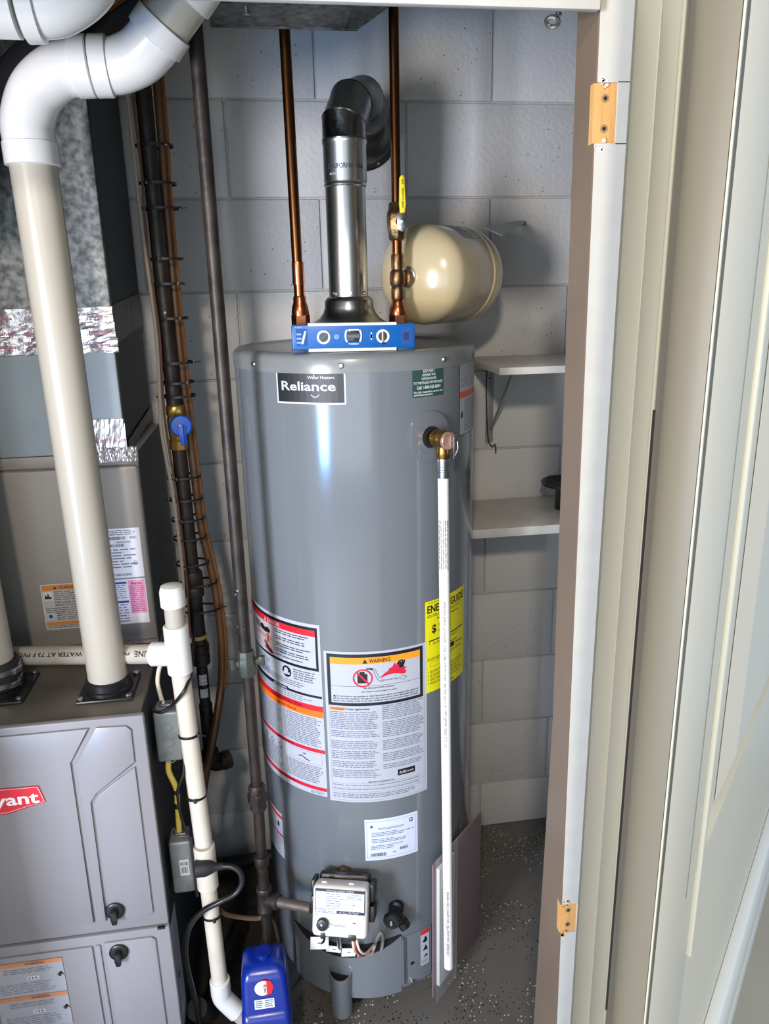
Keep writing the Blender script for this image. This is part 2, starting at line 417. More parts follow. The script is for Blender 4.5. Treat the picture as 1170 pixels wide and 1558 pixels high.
for (za, zb, nm) in ((.610, .664, 'lower bare hinge mortise with two screw holes'), (1.728, 1.790, 'upper bare hinge mortise with two screw holes')):
    m = MB(); jbox(m, (.3925, .9025, za), (.4192, .914, zb))
    mo = m.build('hinge_mortise', M_rawwood, jr, False); mo['label'] = nm
    for q in (.25, .75):
        zc = za+(zb-za)*q
        for (rr, yy, mm, nm2) in ((.0045, .9022, mat('worn_wood', (150, 118, 80), .8), 'screw_mark'), (.002, .9016, M_hole, 'screw_hole')):
            m = MB(); c = lean @ (Vector((.4055, yy, zc))-Vector(PIV))+Vector(PIV)
            m.cyl(c, c+Vector((0, .0012, 0)), rr, n=14); o = m.build(nm2, mm, mo)
            o.location = (0, 0, 0)
    # ragged chips of paint around the mortise
    m = MB()
    for i in range(16):
        top = i % 2 == 0
        zc = (zb+.001 if top else za-.001)+random.uniform(-.006, .006); xc = .3945+random.uniform(0, .012)
        c = lean @ (Vector((xc, .8995, zc))-Vector(PIV))+Vector(PIV); r = random.uniform(.0012, .0035)
        m.prism([c+Vector((r*math.cos(a)*random.uniform(.5, 1.2), 0, r*math.sin(a)*random.uniform(.5, 1.2))) for a in (0, 1.3, 2.6, 3.9, 5.2)], (0, .0012, 0))
    o = m.build('paint_chip', M_whitechip if nm[0] == 'u' else M_rawwood, jr, False); o['kind'] = 'stuff'
# bolt eye on the head
hk = thing('screw_eye', 'small steel screw eye under the white door head near the right jamb', 'hook', (.352, .950, 1.886))
m = MB(); m.cyl((.352, .955, 1.8855), (.352, .955, 1.870), .0035, n=12); m.build('shank', M_steel, hk)
m = MB(); m.torus((.345, .955, 1.864), (.3, .5, 1), .007, .0025, 20, 8); m.build('eye', M_steel, hk)

# casing stack of the side doorway, seen along the wall toward the closet
cs = sroot('trim_4', (.372, .76, 0))
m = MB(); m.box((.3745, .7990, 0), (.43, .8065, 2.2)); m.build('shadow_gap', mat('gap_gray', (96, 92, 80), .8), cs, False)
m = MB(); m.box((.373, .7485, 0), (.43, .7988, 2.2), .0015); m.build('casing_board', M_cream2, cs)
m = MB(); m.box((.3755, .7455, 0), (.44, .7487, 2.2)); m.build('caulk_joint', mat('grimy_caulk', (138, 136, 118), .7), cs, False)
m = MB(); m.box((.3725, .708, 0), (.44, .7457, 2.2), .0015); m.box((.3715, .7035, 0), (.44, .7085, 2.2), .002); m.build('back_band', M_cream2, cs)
m = MB(); m.box((.3722, .7018, .80), (.376, .7034, 1.47)); m.build('open_crack', M_hole, cs, False)
m = MB()
N_ = 14; prof = [(.3735, .7020)]
for i in range(N_+1):
    t = i/N_; prof.append((.3760+.006*math.sin(PI*t)**1.0-.004*t, .7015-.0865*t))
prof += [(.376, .6150), (.436, .7035)]
m.prism([(x, y, 0) for x, y in prof], (0, 0, 2.2)); m.build('cove_moulding', mat('shaded_cream_paint', (84, 79, 66), .5, bump=(25, .05)), cs)  # cream darkened so the cove carries its shade in the colour
m = MB(); m.box((.4346, .80, 0), (.44, .9005, 2.2)); m.build('filler_strip', mat('gap_gray', (120, 114, 100), .8), cs, False)
cs.scale = (.876, .876, 1); cs.location = (.372*.876, .76*.876, 0)

# angled side wall of the closet, faced with painted panelling toward the hall
AZ = math.radians(43); DU = Vector((math.sin(AZ), math.cos(AZ), 0)); DN = Vector((math.cos(AZ), -math.sin(AZ), 0)); P0 = Vector((.325, .537, 0))
def leaf(s, z, d=0): return P0+DU*s+DN*d+Vector((0, 0, z))
def leafbox(mb, s0, s1, z0, z1, d0, d1, bev=0):
    q = Matrix(((DU.x, DN.x, 0), (DU.y, DN.y, 0), (0, 0, 1)))
    vs_ = mb.box((s0, d0, z0), (s1, d1, z1), bev)
    for v in vs_: v.co = q @ v.co + P0
dr = sroot('wall_right', tuple(P0))
m = MB(); leafbox(m, .47, 1.80, 0, 2.42, -.085, -.0365); m.build('wall_core', M_block, dr, False)
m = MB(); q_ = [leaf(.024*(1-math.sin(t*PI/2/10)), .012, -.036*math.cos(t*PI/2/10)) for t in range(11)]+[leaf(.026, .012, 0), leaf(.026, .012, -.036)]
m.prism(q_, (0, 0, 2.40)); lab(m.build('rounded_corner', mat('shaded_edge_paint', (100, 94, 78), .5), dr), 'rounded corner edge with shade in its colour')  # shade on this corner is put into the darkened paint
m = MB(); leafbox(m, .0262, .205, .0, 2.42, -.036, 0, .0002); leafbox(m, .205, 1.80, .0, .90, -.036, 0)
leafbox(m, .205, 1.80, .90, 2.42, -.036, -.010); m.build('panelling', M_cream, dr)
m = MB(); leafbox(m, .0015, .0055, .012, 2.04, 0, .0022, .001); m.build('edge_bead', mat('edge_bead_paint', (176, 172, 152), .4), dr)
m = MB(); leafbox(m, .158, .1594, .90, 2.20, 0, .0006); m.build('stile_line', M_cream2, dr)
m = MB(); leafbox(m, .205, .217, .775, 2.20, -.001, .006, .003); lab(m.build('sticking_bead', mat('pale_bead', (222, 220, 204), .4), dr), 'pale vertical bead beside the panel')
m = MB()
for (s0, s1, z0, z1) in ((.345, .85, .905, 2.30),):
    A = [leaf(s0, z0, -.009), leaf(s1, z0, -.009), leaf(s1, z1, -.009), leaf(s0, z1, -.009)]
    B = [leaf(s0+.05, z0+.05, .004), leaf(s1-.05, z0+.05, .004), leaf(s1-.05, z1-.05, .004), leaf(s0+.05, z1-.05, .004)]
    va = [m.bm.verts.new(p) for p in A]; vb = [m.bm.verts.new(p) for p in B]
    for i in range(4): m.bm.faces.new((va[i], va[(i+1) % 4], vb[(i+1) % 4], vb[i]))
    m.bm.faces.new(vb); m.bm.faces.new(va[::-1])
lab(m.build('raised_panel', M_cream, dr, False), 'raised panel with a broad bevel')
for i, (z0, z1, d) in enumerate(((.31, .43, .022), (.205, .275, .014), (.10, .165, .012))):
    m = MB(); leafbox(m, .03, 1.78, z0, z1, -.001, d, .007); lab(m.build('baseboard_ridge', M_brightwhite, dr), 'glossy white horizontal baseboard ridge')

# ================================================================== SHELVES
def shelf(x0, yf, z0, z1, label):
    t = thing('wall_shelf', label, 'shelf', (x0, YW, z0), 'white shelves on the block wall')
    m = MB(); m.box((x0, yf+.002, z0), (1.09, YW-.004, z1), .0008); m.build('board', M_shelf, t)
    m = MB(); m.box((x0, yf, z0-.0002), (1.09, yf+.002, z1+.0002), .0006); lab(m.build('front_edging', M_white, t), 'bright white front edge strip')
    return t
s1 = shelf(.489, 1.600, 1.390, 1.405, 'upper white board shelf right of the tank, with a metal bracket beneath')
s2 = shelf(.432, 1.637, 1.010, 1.031, 'lower white board shelf right of the tank, carrying a black round drain')
def bracket(par, x, z):
    b = thing('shelf_bracket', 'small gray metal bracket with bent wire under the upper shelf end', 'bracket', (x, YW, z-.2))
    m = MB(); m.box((x-.010, YW-.0035, z-.205), (x+.010, YW-.0005, z), .001); m.box((x-.010, YW-.20, z-.003), (x+.010, YW-.0005, z), .001)
    m.build('angle_plate', M_zincbox, b)
    m = MB(); m.tube([(x-.016, YW-.03, z-.004), (x-.012, YW-.012, z-.08), (x-.004, YW-.006, z-.19), (x+.006, YW-.006, z-.215), (x+.016, YW-.006, z-.212), (x+.018, YW-.006, z-.235)], .0017, 8)
    m.build('bent_wire', M_iron, b)
    m = MB(); m.tube([(x+.006, YW-.17, z-.005), (x+.004, YW-.006, z-.17)], .003, 8, False); m.build('brace', M_zincbox, b)
    for dz in (.02, .04):
        m = MB(); m.cyl((x-.001, YW-.0036, z-dz), (x-.001, YW-.0048, z-dz), .0026, n=12); m.build('screw', M_black, b)
bracket(s1, .552, 1.390)
# black drain on lower shelf
dn = thing('floor_drain', 'black round slotted plastic drain standing on the lower shelf', 'drain', (.722, 1.765, 1.031))
m = MB(); m.lathe((.722, 1.765, 1.031), (0, 0, 1), [(.030, 0), (.030, .05), (.034, .056), (.064, .062), (.066, .066), (.066, .070), (.058, .072)], 40); m.build('body', M_black, dn)
for i in range(-3, 4):
    hw = math.sqrt(.055**2-(i*.014)**2)
    m = MB(); m.box((.722-hw, 1.765+i*.014-.0035, 1.1028), (.722+hw, 1.765+i*.014+.0035, 1.107), .0012); m.build('grate_bar', M_rubber, dn)

# ================================================================== WATER HEATER
wh = thing('water_heater', 'tall gray gas water heater with black nameplate and warning labels', 'water heater', (TX, TY, 0))
m = MB(); m.lathe((TX, TY, 0), (0, 0, 1), [(TR-.012, .062), (TR-.002, .060), (TR, .066), (TR, 1.440)], 128, True); m.build('jacket', M_tank, wh)
m = MB(); m.lathe((TX, TY, 0), (0, 0, 1), [(TR-.001, 1.434), (TR+.0016, 1.4345), (TR+.0016, 1.457), (TR-.001, 1.463), (TR-.006, 1.4675), (TR-.014, 1.4695), (TR-.024, 1.4685), (TR-.030, 1.466), (.09, 1.4675), (.03, 1.468)], 128)
lab(m.build('top_cap', M_tanktop, wh), 'shallow gray top cap with rolled rim')
for (u, z) in ((-.050, 1.448), (.149, 1.449), (.268, 1.447), (-.235, 1.447)):
    m = MB(); p = tank_pt(u, z, .001); d = (p-Vector((TX, TY, z))).normalized()
    m.lathe(p, d, [(.0050, 0), (.0052, .001), (.0034, .0034), (.001, .004)], 14); m.build('cap_screw', M_steel, wh)
# skirt bulging below the valve, dark opening behind its top edge
A0, A1 = -.92, .150
def skr(t): return TR+.003+.007*max(0, math.sin(PI*t))**.8
def skt(t): return .165+(.032*((t-.45)/.45)**2 if t < .45 else .040*((t-.45)/.52)**2)
def gap(t): return .003+.025*max(0, math.sin(PI*t))**.7
for aa in (-1.9, .2, 2.2):
    f = MB(); f.cyl((TX+.20*math.cos(aa), TY+.20*math.sin(aa), .0), (TX+.20*math.cos(aa), TY+.20*math.sin(aa), .064), .016, n=14); f.build('foot', M_irondark, wh)
f = MB(); f.cyl((TX, TY, .064), (TX, TY, .040), .20, .19, n=48); f.build('base_pan', M_irondark, wh)
m = MB(); n = 48; V = []
for i in range(n+1):
    t = i/n; a = A0+(A1-A0)*t; r = skr(t); z = skt(t)
    p = lambda rr, zz: m.bm.verts.new((TX+rr*math.sin(a), TY-rr*math.cos(a), zz))
    V.append((p(r, .056), p(r, z), p(r-.0015, z), p(r-.0015, .056)))
for i in range(n):
    for k in range(4): m.bm.faces.new((V[i][k], V[i+1][k], V[i+1][(k+1) % 4], V[i][(k+1) % 4]))
m.bm.faces.new(V[0]); m.bm.faces.new(V[-1][::-1])
lab(m.build('skirt_panel', M_tank, wh), 'bulging gray skirt panel with a curved top edge')
m = MB(); V = []
for i in range(n+1):
    t = i/n; a = A0+(A1-A0)*t; r0 = TR+.0006; r1 = max(skr(t)-.0018, r0+.0006); z = skt(t)
    V.append([m.bm.verts.new((TX+rr*math.sin(a), TY-rr*math.cos(a), zz)) for rr, zz in ((r0, z+gap(t)), (r0+.0012, z+gap(t)), (r1, z-.004), (r0, z-.012))])
for i in range(n):
    for k in range(4): m.bm.faces.new((V[i][k], V[i+1][k], V[i+1][(k+1) % 4], V[i][(k+1) % 4]))
lab(m.build('burner_opening', M_tankrecess, wh), 'black crescent opening behind the skirt edge')
# flat access panel right of the skirt
P = Print(tank_fn)
P.rect(.038, .070, .112, .205, M_tank, 3); P.frame(.038, .070, .112, .205, .0012, (110, 118, 130), 4)
P.rect(.058, .119, .067, .127, BLACK, 5)
P.rect(.048, .088, .0495, .093, (70, 76, 88), 5); P.rect(.048, .185, .0495, .190, (70, 76, 88), 5); P.rect(.048, .150, .0495, .154, (70, 76, 88), 5)
lab(P.build('access_panel', wh), 'flat gray access panel with a square hole')
m = MB(); m.prism([tank_pt(.0365, .075, .001), tank_pt(.0365, .206, .001), tank_pt(.0365, .206, .011), tank_pt(.0365, .075, .011)], tank_pt(.039, .1, 0)-tank_pt(.0365, .1, 0)); m.build('panel_flange', M_tank, wh, False)
m = MB(); p = tank_pt(.062, .074, 0); m.cyl(p, p+Vector((.001, -.010, -.002)), .0042, n=10); m.build('panel_screw', M_steel, wh)
# air tube in front of the skirt
tu = MB(); tc = Vector((.074, 1.336, 0))
rings = []
for z, r, tilt in ((.012, .0225, 0), (.018, .0245, 0), (.10, .0245, 0), (.112, .0260, 0), (.124, .0260, .010)):
    rings.append([tu.bm.verts.new(tc+Vector((r*math.cos(2*PI*i/32), r*math.sin(2*PI*i/32), z+tilt*(1+math.sin(2*PI*i/32))))) for i in range(32)])
rin = [tu.bm.verts.new(v.co+Vector((-(v.co.x-tc.x)*.07, -(v.co.y-tc.y)*.07, 0))) for v in rings[-1]]
rin2 = [tu.bm.verts.new(Vector((v.co.x, v.co.y, .06))) for v in rin]
tu.loft(rings+[rin, rin2], True, True)
tb = lab(tu.build('flame_arrestor_tube', M_tank, wh), 'short gray tube standing in front of the skirt')
m = MB(); m.cyl((tc.x, tc.y, .116), (tc.x, tc.y, .1175), .0230, n=28); m.build('tube_mouth', M_tankrecess, tb)

# --- labels on the jacket
P = Print(tank_fn)                                                 # nameplate
P.rect(-.1765, 1.381, -.0435, 1.442, (196, 200, 204), 1); P.rect(-.1735, 1.384, -.0465, 1.439, (22, 24, 28), 2)
P.text('Reliance', -.165, 1.405, -.061, .0155, WHITE, 3, True); P.text('Water Heaters', -.112, 1.4255, -.063, .0052, WHITE, 3, True)
P.annulus(-.099, 1.402, .0075, .0090, WHITE, 3, 12, PI*1.15, PI*1.85); P.rect(-.1005, 1.428, -.0985, 1.433, WHITE, 3)
lab(P.build('nameplate', wh), 'black nameplate with large white lettering')
P = Print(tank_fn)                                                 # green service label
P.rect(.077, 1.386, .148, 1.446, (48, 76, 74), 1); c = (214, 226, 220)
for t, z, a, b, h in (('IF YOU HAVE A PROBLEM', 1.4375, .081, .144, .0042), ('DO NOT', 1.4295, .100, .126, .0056), ('RETURN THIS', 1.423, .098, .128, .0040),
                      ('WATER HEATER', 1.4165, .096, .130, .0040), ('TO THE PLACE OF PURCHASE', 1.4095, .079, .145, .0042), ('Call 1-800-365-8054', 1.4005, .086, .140, .0056),
                      ('For ALL inspection, service and', 1.3935, .080, .145, .0034), ('performance questions.', 1.3888, .080, .122, .0034)):
    P.text(t, a, z, b, h, c, 2, True)
lab(P.build('service_label', wh), 'dark green label with phone number to call')
P = Print(tank_fn)                                                 # right-hand tall label
P.rect(.200, 1.300, .300, 1.452, (40, 40, 46), 1); P.rect(.2015, 1.3015, .2985, 1.4505, WHITE, 2)
P.fine(.205, 1.388, .295, 1.445, .0042, (110, 114, 126), 3); P.rect(.2015, 1.372, .2985, 1.384, (216, 78, 40), 3)
P.poly([(.205, 1.335), (.212, 1.333), (.214, 1.342), (.2105, 1.349), (.210, 1.342), (.207, 1.346)], BLACK, 3)
P.fine(.222, 1.306, .295, 1.368, .0044, (110, 114, 126), 3)
lab(P.build('instruction_label', wh), 'narrow white label with an orange band at the right edge')
P = Print(tank_fn)                                                 # DANGER label + orange sections
P.rect(-.365, .568, -.112, .955, WHITE, 1)
P.rect(-.365, .855, -.1175, .948, (20, 20, 24), 2); P.rect(-.365, .861, -.1225, .942, WHITE, 3)
P.rect(-.365, .929, -.1225, .942, (206, 30, 48), 4)
P.poly([(-.262, .9315), (-.254, .9315), (-.258, .9395)], WHITE, 5); P.text('DANGER', -.250, .9315, -.208, .0085, WHITE, 5, True)
P.rect(-.365, .861, -.229, .929, (186, 178, 178), 4); P.rect(-.2295, .861, -.2285, .929, BLACK, 5)
for i in range(3): P.rect(-.305+i*.007, .905, -.301+i*.007, .921, BLACK, 5)
P.poly([(-.283, .908), (-.262, .905), (-.243, .907), (-.241, .914), (-.250, .919), (-.262, .915), (-.270, .920), (-.283, .917)], BLACK, 5)
P.rect(-.300, .893, -.235, .8945, (150, 30, 40), 5); P.rect(-.300, .898, -.235, .8992, (150, 30, 40), 5); P.rect(-.255, .885, -.247, .905, (200, 60, 60), 6)
P.poly([(-.232, .864), (-.238, .872), (-.246, .874), (-.262, .889), (-.264, .886), (-.256, .878), (-.268, .884), (-.268, .881), (-.257, .873), (-.266, .874), (-.266, .871), (-.255, .867), (-.242, .863)], (120, 20, 30), 6)
for a, b in ((.9165, .926), (.902, .912), (.887, .897), (.874, .884), (.864, .871)): P.fine(-.225, a, -.127, b, .0048, (60, 62, 70), 5, .3)
P.disc(-.196, .838, .0125, BLACK, 3); P.disc(-.197, .841, .0055, WHITE, 4); P.poly([(-.206, .831), (-.188, .832), (-.187, .838), (-.192, .836), (-.198, .839), (-.205, .837)], WHITE, 4)
P.fine(-.178, .826, -.125, .850, .005, (90, 94, 104), 3); P.fine(-.345, .812, -.250, .850, .0042, (90, 94, 104), 3); P.fine(-.330, .806, -.135, .822, .0045, (110, 114, 126), 3)
P.rect(-.340, .795, -.195, .8035, BLACK, 3); P.text('IMPORTANTE', -.240, .7968, -.198, .005, WHITE, 4, True); P.rect(-.195, .7955, -.1135, .8005, BLACK, 3)
P.fine(-.330, .780, -.130, .793, .0045, (130, 134, 144), 3)
P.rect(-.365, .766, -.1125, .778, (204, 34, 40), 3); P.rect(-.365, .752, -.1125, .766, (240, 112, 26), 3)
P.text('LIGHTING INSTRUCTIONS', -.252, .7685, -.160, .0065, (110, 10, 20), 4, True); P.text('ADVERTENCIA', -.232, .7555, -.175, .006, (140, 40, 10), 4, True)
P.fine(-.340, .682, -.222, .749, .0042, (112, 116, 128), 3); P.fine(-.214, .682, -.118, .749, .0042, (112, 116, 128), 3)
P.rect(-.365, .670, -.1125, .678, (196, 26, 50), 3); P.text('GAS CONTROL', -.240, .6715, -.188, .005, (90, 0, 20), 4, True)
for i, u in enumerate((-.322, -.290, -.262, -.232)):
    P.annulus(u, .652, .0055, .0068, BLACK, 3, 14, .4*i, .4*i+4.6); P.annulus(u+.004, .651, .0022, .0032, BLACK, 3, 10, 0, 5)
P.frame(-.216, .640, -.120, .667, .0005, (150, 154, 160), 3); P.text('OFF', -.166, .658, -.158, .003, BLACK, 3); P.tube = None
P.poly([(-.178, .651), (-.168, .654), (-.158, .649), (-.148, .646), (-.149, .6445), (-.159, .6470), (-.168, .652), (-.177, .6495)], BLACK, 3)
P.fine(-.340, .592, -.224, .644, .0042, (112, 116, 128), 3); P.fine(-.216, .592, -.118, .636, .0042, (112, 116, 128), 3)
P.rect(-.365, .580, -.1125, .588, (196, 26, 50), 3); P.text('ADVERTENCIA', -.238, .5815, -.190, .005, (90, 0, 20), 4, True)
P.fine(-.150, .570, -.118, .577, .0035, (120, 124, 134), 3)
lab(P.build('danger_label', wh), 'large white label with a red danger band and orange band')
P = Print(tank_fn)                                                 # WARNING label
P.rect(-.106, .563, .104, .903, WHITE, 1)
P.rect(-.1005, .786, .0945, .898, (20, 22, 34), 2); P.rect(-.0935, .7925, .0875, .891, WHITE, 3); P.rect(-.0935, .877, .0875, .891, (246, 150, 30), 4)
P.poly([(-.030, .8785), (-.020, .8785), (-.025, .888)], BLACK, 5); P.text('WARNING', -.0175, .8795, .025, .0085, BLACK, 5, True)
P.annulus(-.030, .847, .0165, .0195, (200, 30, 52), 6, 30); P.rect(-.0405, .836, -.021, .856, (34, 26, 30), 4); P.rect(-.036, .856, -.026, .861, (34, 26, 30), 4)
P.poly([(-.0435, .8595), (-.0405, .8615), (-.0165, .8345), (-.0195, .8325)], (200, 30, 52), 6)
P.poly([(-.024, .8655), (-.022, .868), (-.012, .868), (-.008, .8655), (-.012, .864), (-.018, .8655)], BLACK, 5)
for a, b in (((-.010, .865), (-.003, .845)), ((-.003, .845), (.004, .838)), ((-.006, .866), (.002, .846)), ((.002, .846), (.052, .8435)), ((.004, .838), (.052, .8355)), ((.052, .8435), (.058, .8395)), ((.058, .8395), (.052, .8355))):
    d = Vector((b[0]-a[0], b[1]-a[1])).normalized(); nn = Vector((-d.y, d.x))*.0004
    P.poly([(a[0]-nn.x, a[1]-nn.y), (b[0]-nn.x, b[1]-nn.y), (b[0]+nn.x, b[1]+nn.y), (a[0]+nn.x, a[1]+nn.y)], (60, 60, 70), 5)
fl = [(.004, .8465), (.054, .8475), (.058, .853), (.053, .856), (.058, .861), (.051, .863), (.053, .869), (.045, .866), (.042, .874), (.036, .869), (.033, .875), (.028, .866), (.022, .864), (.020, .859), (.013, .855)]
s_ = (.034, .854)
for i in range(len(fl)): P.poly([s_, fl[i], fl[(i+1) % len(fl)]], (206, 30, 62), 5)
P.annulus(.047, .875, .0015, .0042, BLACK, 6, 14)
for a in ((.037, .868, .044, .878), (.050, .868, .055, .878)): P.poly([(a[0], a[1]+.004), (a[0]+.003, a[1]), (a[2], a[3]-.002), (a[2]-.002, a[3])], BLACK, 6)
P.poly([(.043, .862), (.051, .862), (.053, .872), (.041, .872)], BLACK, 6)
P.text('Flammable Vapors', .006, .8385, .046, .0035, (90, 90, 100), 5, False)
P.rect(-.0935, .829, .0875, .8296, BLACK, 4); P.text('FIRE AND EXPLOSION HAZARD', -.030, .8235, .032, .0032, (60, 60, 70), 4); P.text('Can result in serious injury or death', -.034, .816, .036, .0032, (60, 60, 70), 4)
P.poly([(-.090, .8055), (-.084, .8055), (-.087, .8105)], BLACK, 4)
for t, z, a in (('Do not store or use gasoline or other flammable vapors and liquids in the vicinity of', .806, -.083), ('this or any other appliance. Storage of or use of gasoline or other flammable vapors or', .8008, -.090), ('liquids in the vicinity of this or any other appliance may result in serious injury or death.', .7957, -.090)):
    P.text(t, a, z, .083, .0034, (50, 52, 62), 4, True)
P.rect(-.098, .7755, -.067, .782, (232, 140, 60), 3); P.text('WARNING', -.0965, .7768, -.0685, .004, (120, 60, 20), 4, True); P.text('Protect against water', -.065, .777, -.018, .004, (70, 74, 88), 3, True)
fc = (116, 122, 142)
for a, b, c_, d in ((-.098, .732, .000, .773), (-.098, .715, .000, .730), (-.098, .688, .000, .707), (-.098, .664, .000, .684), (-.098, .643, .000, .660), (-.098, .618, .000, .640),
                    (.006, .752, .096, .784), (.006, .712, .096, .748), (.006, .680, .096, .706), (.006, .655, .096, .676), (.006, .636, .090, .650), (-.098, .600, .090, .6045), (-.098, .590, .090, .595), (-.098, .571, .080, .584)):
    P.fine(a, b, c_, d, .0041, fc, 3)
P.rect(.036, .618, .074, .632, BLACK, 3); P.text('AHRI', .039, .6215, .054, .0065, WHITE, 4); P.text('CERTIFIED', .055, .6225, .071, .0035, WHITE, 4)
P.text('READ AND RETAIN INSTRUCTIONS', -.025, .6095, .028, .0028, (80, 84, 98), 3)
P.frame(-.1005, .567, .0985, .786, .0005, (130, 134, 150), 2)
for z in (.607, .597, .587): P.rect(-.098, z, .095, z+.0004, (130, 134, 150), 3)
lab(P.build('warning_label', wh), 'large white label with an orange warning band and red flame')
P = Print(tank_fn)                                                 # yellow energy guide
P.rect(.101, .788, .228, .987, (232, 226, 20), 1)
P.text('ENERGYGUIDE', .106, .962, .222, .0155, BLACK, 3, True); P.fine(.108, .9795, .150, .984, .003, (120, 116, 20), 2); P.fine(.106, .951, .220, .958, .0035, (110, 106, 20), 2)
P.text('Estimated Yearly Energy Cost', .132, .944, .200, .0040, BLACK, 2); P.text('$ 268', .117, .918, .170, .0165, BLACK, 3, True)
P.rect(.110, .900, .220, .9025, BLACK, 2); P.rect(.111, .893, .112, .900, BLACK, 2); P.fine(.120, .892, .205, .897, .003, (90, 88, 20), 2)
P.text('Cost Range of Similar Models', .140, .880, .195, .0035, BLACK, 2); P.rect(.150, .868, .185, .878, (30, 32, 60), 3)
P.fine(.106, .858, .220, .864, .0035, (90, 88, 20), 2); P.frame(.112, .844, .150, .855, .0005, BLACK, 2)
P.text('237 therms', .190, .870, .215, .005, BLACK, 3)
for i in range(4): P.rect(.107, .833-i*.0085, .109, .835-i*.0085, BLACK, 3); P.fine(.113, .830-i*.0085, .218, .836-i*.0085, .0035, (90, 88, 20), 2)
P.text('ftc.gov/energy', .145, .794, .185, .004, BLACK, 2)
lab(P.build('energy_label', wh), 'yellow energy guide label')
P = Print(tank_fn)                                                 # rating label
P.rect(-.036, .418, .079, .520, (206, 214, 234), 1); P.frame(-.032, .424, .075, .514, .0006, (130, 138, 160), 2)
star = []
for i in range(10):
    a = PI/2+i*PI/5; r = .0048 if i % 2 == 0 else .002; star.append((-.022+r*math.cos(a), .502+r*math.sin(a)))
for i in range(10): P.poly([(-.022, .502), star[i], star[(i+1) % 10]], (60, 64, 84), 3)
P.annulus(.064, .504, .0034, .0050, BLACK, 3, 16, .7, 5.6); P.annulus(.066, .504, .0012, .0024, BLACK, 3, 12, .7, 5.6)
P.fine(-.008, .492, .050, .498, .0028, (110, 118, 144), 3); P.fine(-.022, .476, .070, .488, .004, (120, 128, 152), 3, .5); P.fine(-.022, .460, .070, .472, .004, (120, 128, 152), 3, .5)
P.fine(-.024, .444, .050, .456, .004, (130, 138, 160), 3, .4)
for i in range(5):
    for j in range(5):
        if random.random() < .0: P.rect(.055+i*.0026, .452+j*.0026, .0576+i*.0026, .4546+j*.0026, BLACK, 3)
P.bars(-.024, .428, .008, .436, (50, 54, 74)); P.bars(.038, .436, .056, .443, (70, 74, 94)); P.rect(.022, .433, .029, .4345, (80, 84, 104), 3)
lab(P.build('rating_label', wh), 'pale rating label with a star and barcodes')
P = Print(tank_fn)                                                 # small label low left
P.rect(-.330, .352, -.246, .470, WHITE, 1); P.rect(-.330, .455, -.246, .463, (200, 40, 40), 2); P.rect(-.330, .408, -.246, .413, (190, 30, 44), 2)
P.poly([(-.268, .430), (-.260, .430), (-.260, .440), (-.264, .444), (-.268, .439)], BLACK, 3); P.fine(-.325, .416, -.270, .452, .0045, FINE, 2); P.fine(-.325, .356, -.250, .404, .0045, FINE, 2)
lab(P.build('caution_label', wh), 'white label with red stripes low on the left side')
P = Print(tank_fn)                                                 # small label low right
P.rect(.083, .104, .106, .202, WHITE, 6); P.rect(.083, .190, .106, .202, (204, 50, 50), 7)
P.poly([(.088, .170), (.095, .166), (.101, .170), (.099, .180), (.095, .184), (.092, .176)], BLACK, 7); P.poly([(.088, .145), (.102, .145), (.100, .152), (.096, .160), (.093, .152)], BLACK, 7); P.poly([(.090, .125), (.102, .128), (.098, .135)], BLACK, 7); P.fine(.086, .108, .103, .120, .004, FINE, 7)
lab(P.build('hot_surface_label', wh), 'small white label with a red top at the access panel')

# --- gas control valve
vt = thing('gas_control_valve', 'ivory gas control valve with a black knob on the heater front', 'gas valve', (.078, 1.27, .31))
VR = Matrix.Rotation(-.27, 3, 'Z') @ Matrix.Rotation(-.36, 3, 'X')
VC = (.078, 1.262, .366)
m = MB(); m.box((.021, 1.240, .316), (.134, 1.286, .417), .010, 3, VR, VC)
for x in (.036, .092):
    m.box((x, 1.254, .416), (x+.012, 1.266, .420), .002, 2, VR, VC)
hv = m.build('housing', M_valve, vt)
m = MB(); m.box((.024, 1.287, .328), (.131, 1.312, .424), .008, 2, VR, VC)
for (x0, x1, z0, z1) in ((.013, .022, .392, .418), (.013, .022, .360, .386), (.133, .144, .382, .416), (.133, .146, .342, .374)):
    m.box((x0, 1.262, z0), (x1, 1.30, z1), .003, 2, VR, VC)
lab(m.build('rear_body', M_black, vt), 'black rear body with side clips')
m = MB(); m.hexn((.083, 1.308, .385), (.089, 1.336, .390), .019); m.build('tank_connection', M_brassdull, vt)
vo = Vector(VC)
def valve_fn(u, v, l): return VR @ (Vector((u, 1.2398-l, (.3185+(v-.312)*.63) if v > .312 else v))-vo)+vo
P = Print(valve_fn)
P.rect(.027, .386, .1285, .460, (24, 26, 32), 1); P.rect(.0285, .3955, .127, .4515, (222, 226, 238), 2); P.rect(.0285, .3875, .0715, .398, (222, 226, 238), 2)
P.text('STATUS LIGHT CODE', .050, .4528, .106, .0052, WHITE, 3, True); P.text('4" w.c. OUTLET', .077, .3882, .117, .0052, WHITE, 3, True)
P.bars(.034, .3885, .064, .3935, (70, 76, 96), 3)
for i in range(7): P.rect(.029, .3985+i*.0072, .089, .3990+i*.0072, (110, 118, 160), 3)
for u in (.0385, .0485, .089): P.rect(u, .398, u+.0005, .451, (110, 118, 160), 3)
for i in range(7): P.fine(.050, .400+i*.0072, .086, .4045+i*.0072, .0045, (90, 98, 140), 3, .4); P.fine(.0305, .400+i*.0072, .0375, .4045+i*.0072, .0045, (150, 156, 190), 3)
P.fine(.092, .430, .124, .448, .0036, (90, 98, 140), 3); P.rect(.095, .4155, .120, .4163, (60, 66, 90), 3); P.annulus(.106, .416, .0012, .002, (60, 66, 90), 3, 10)
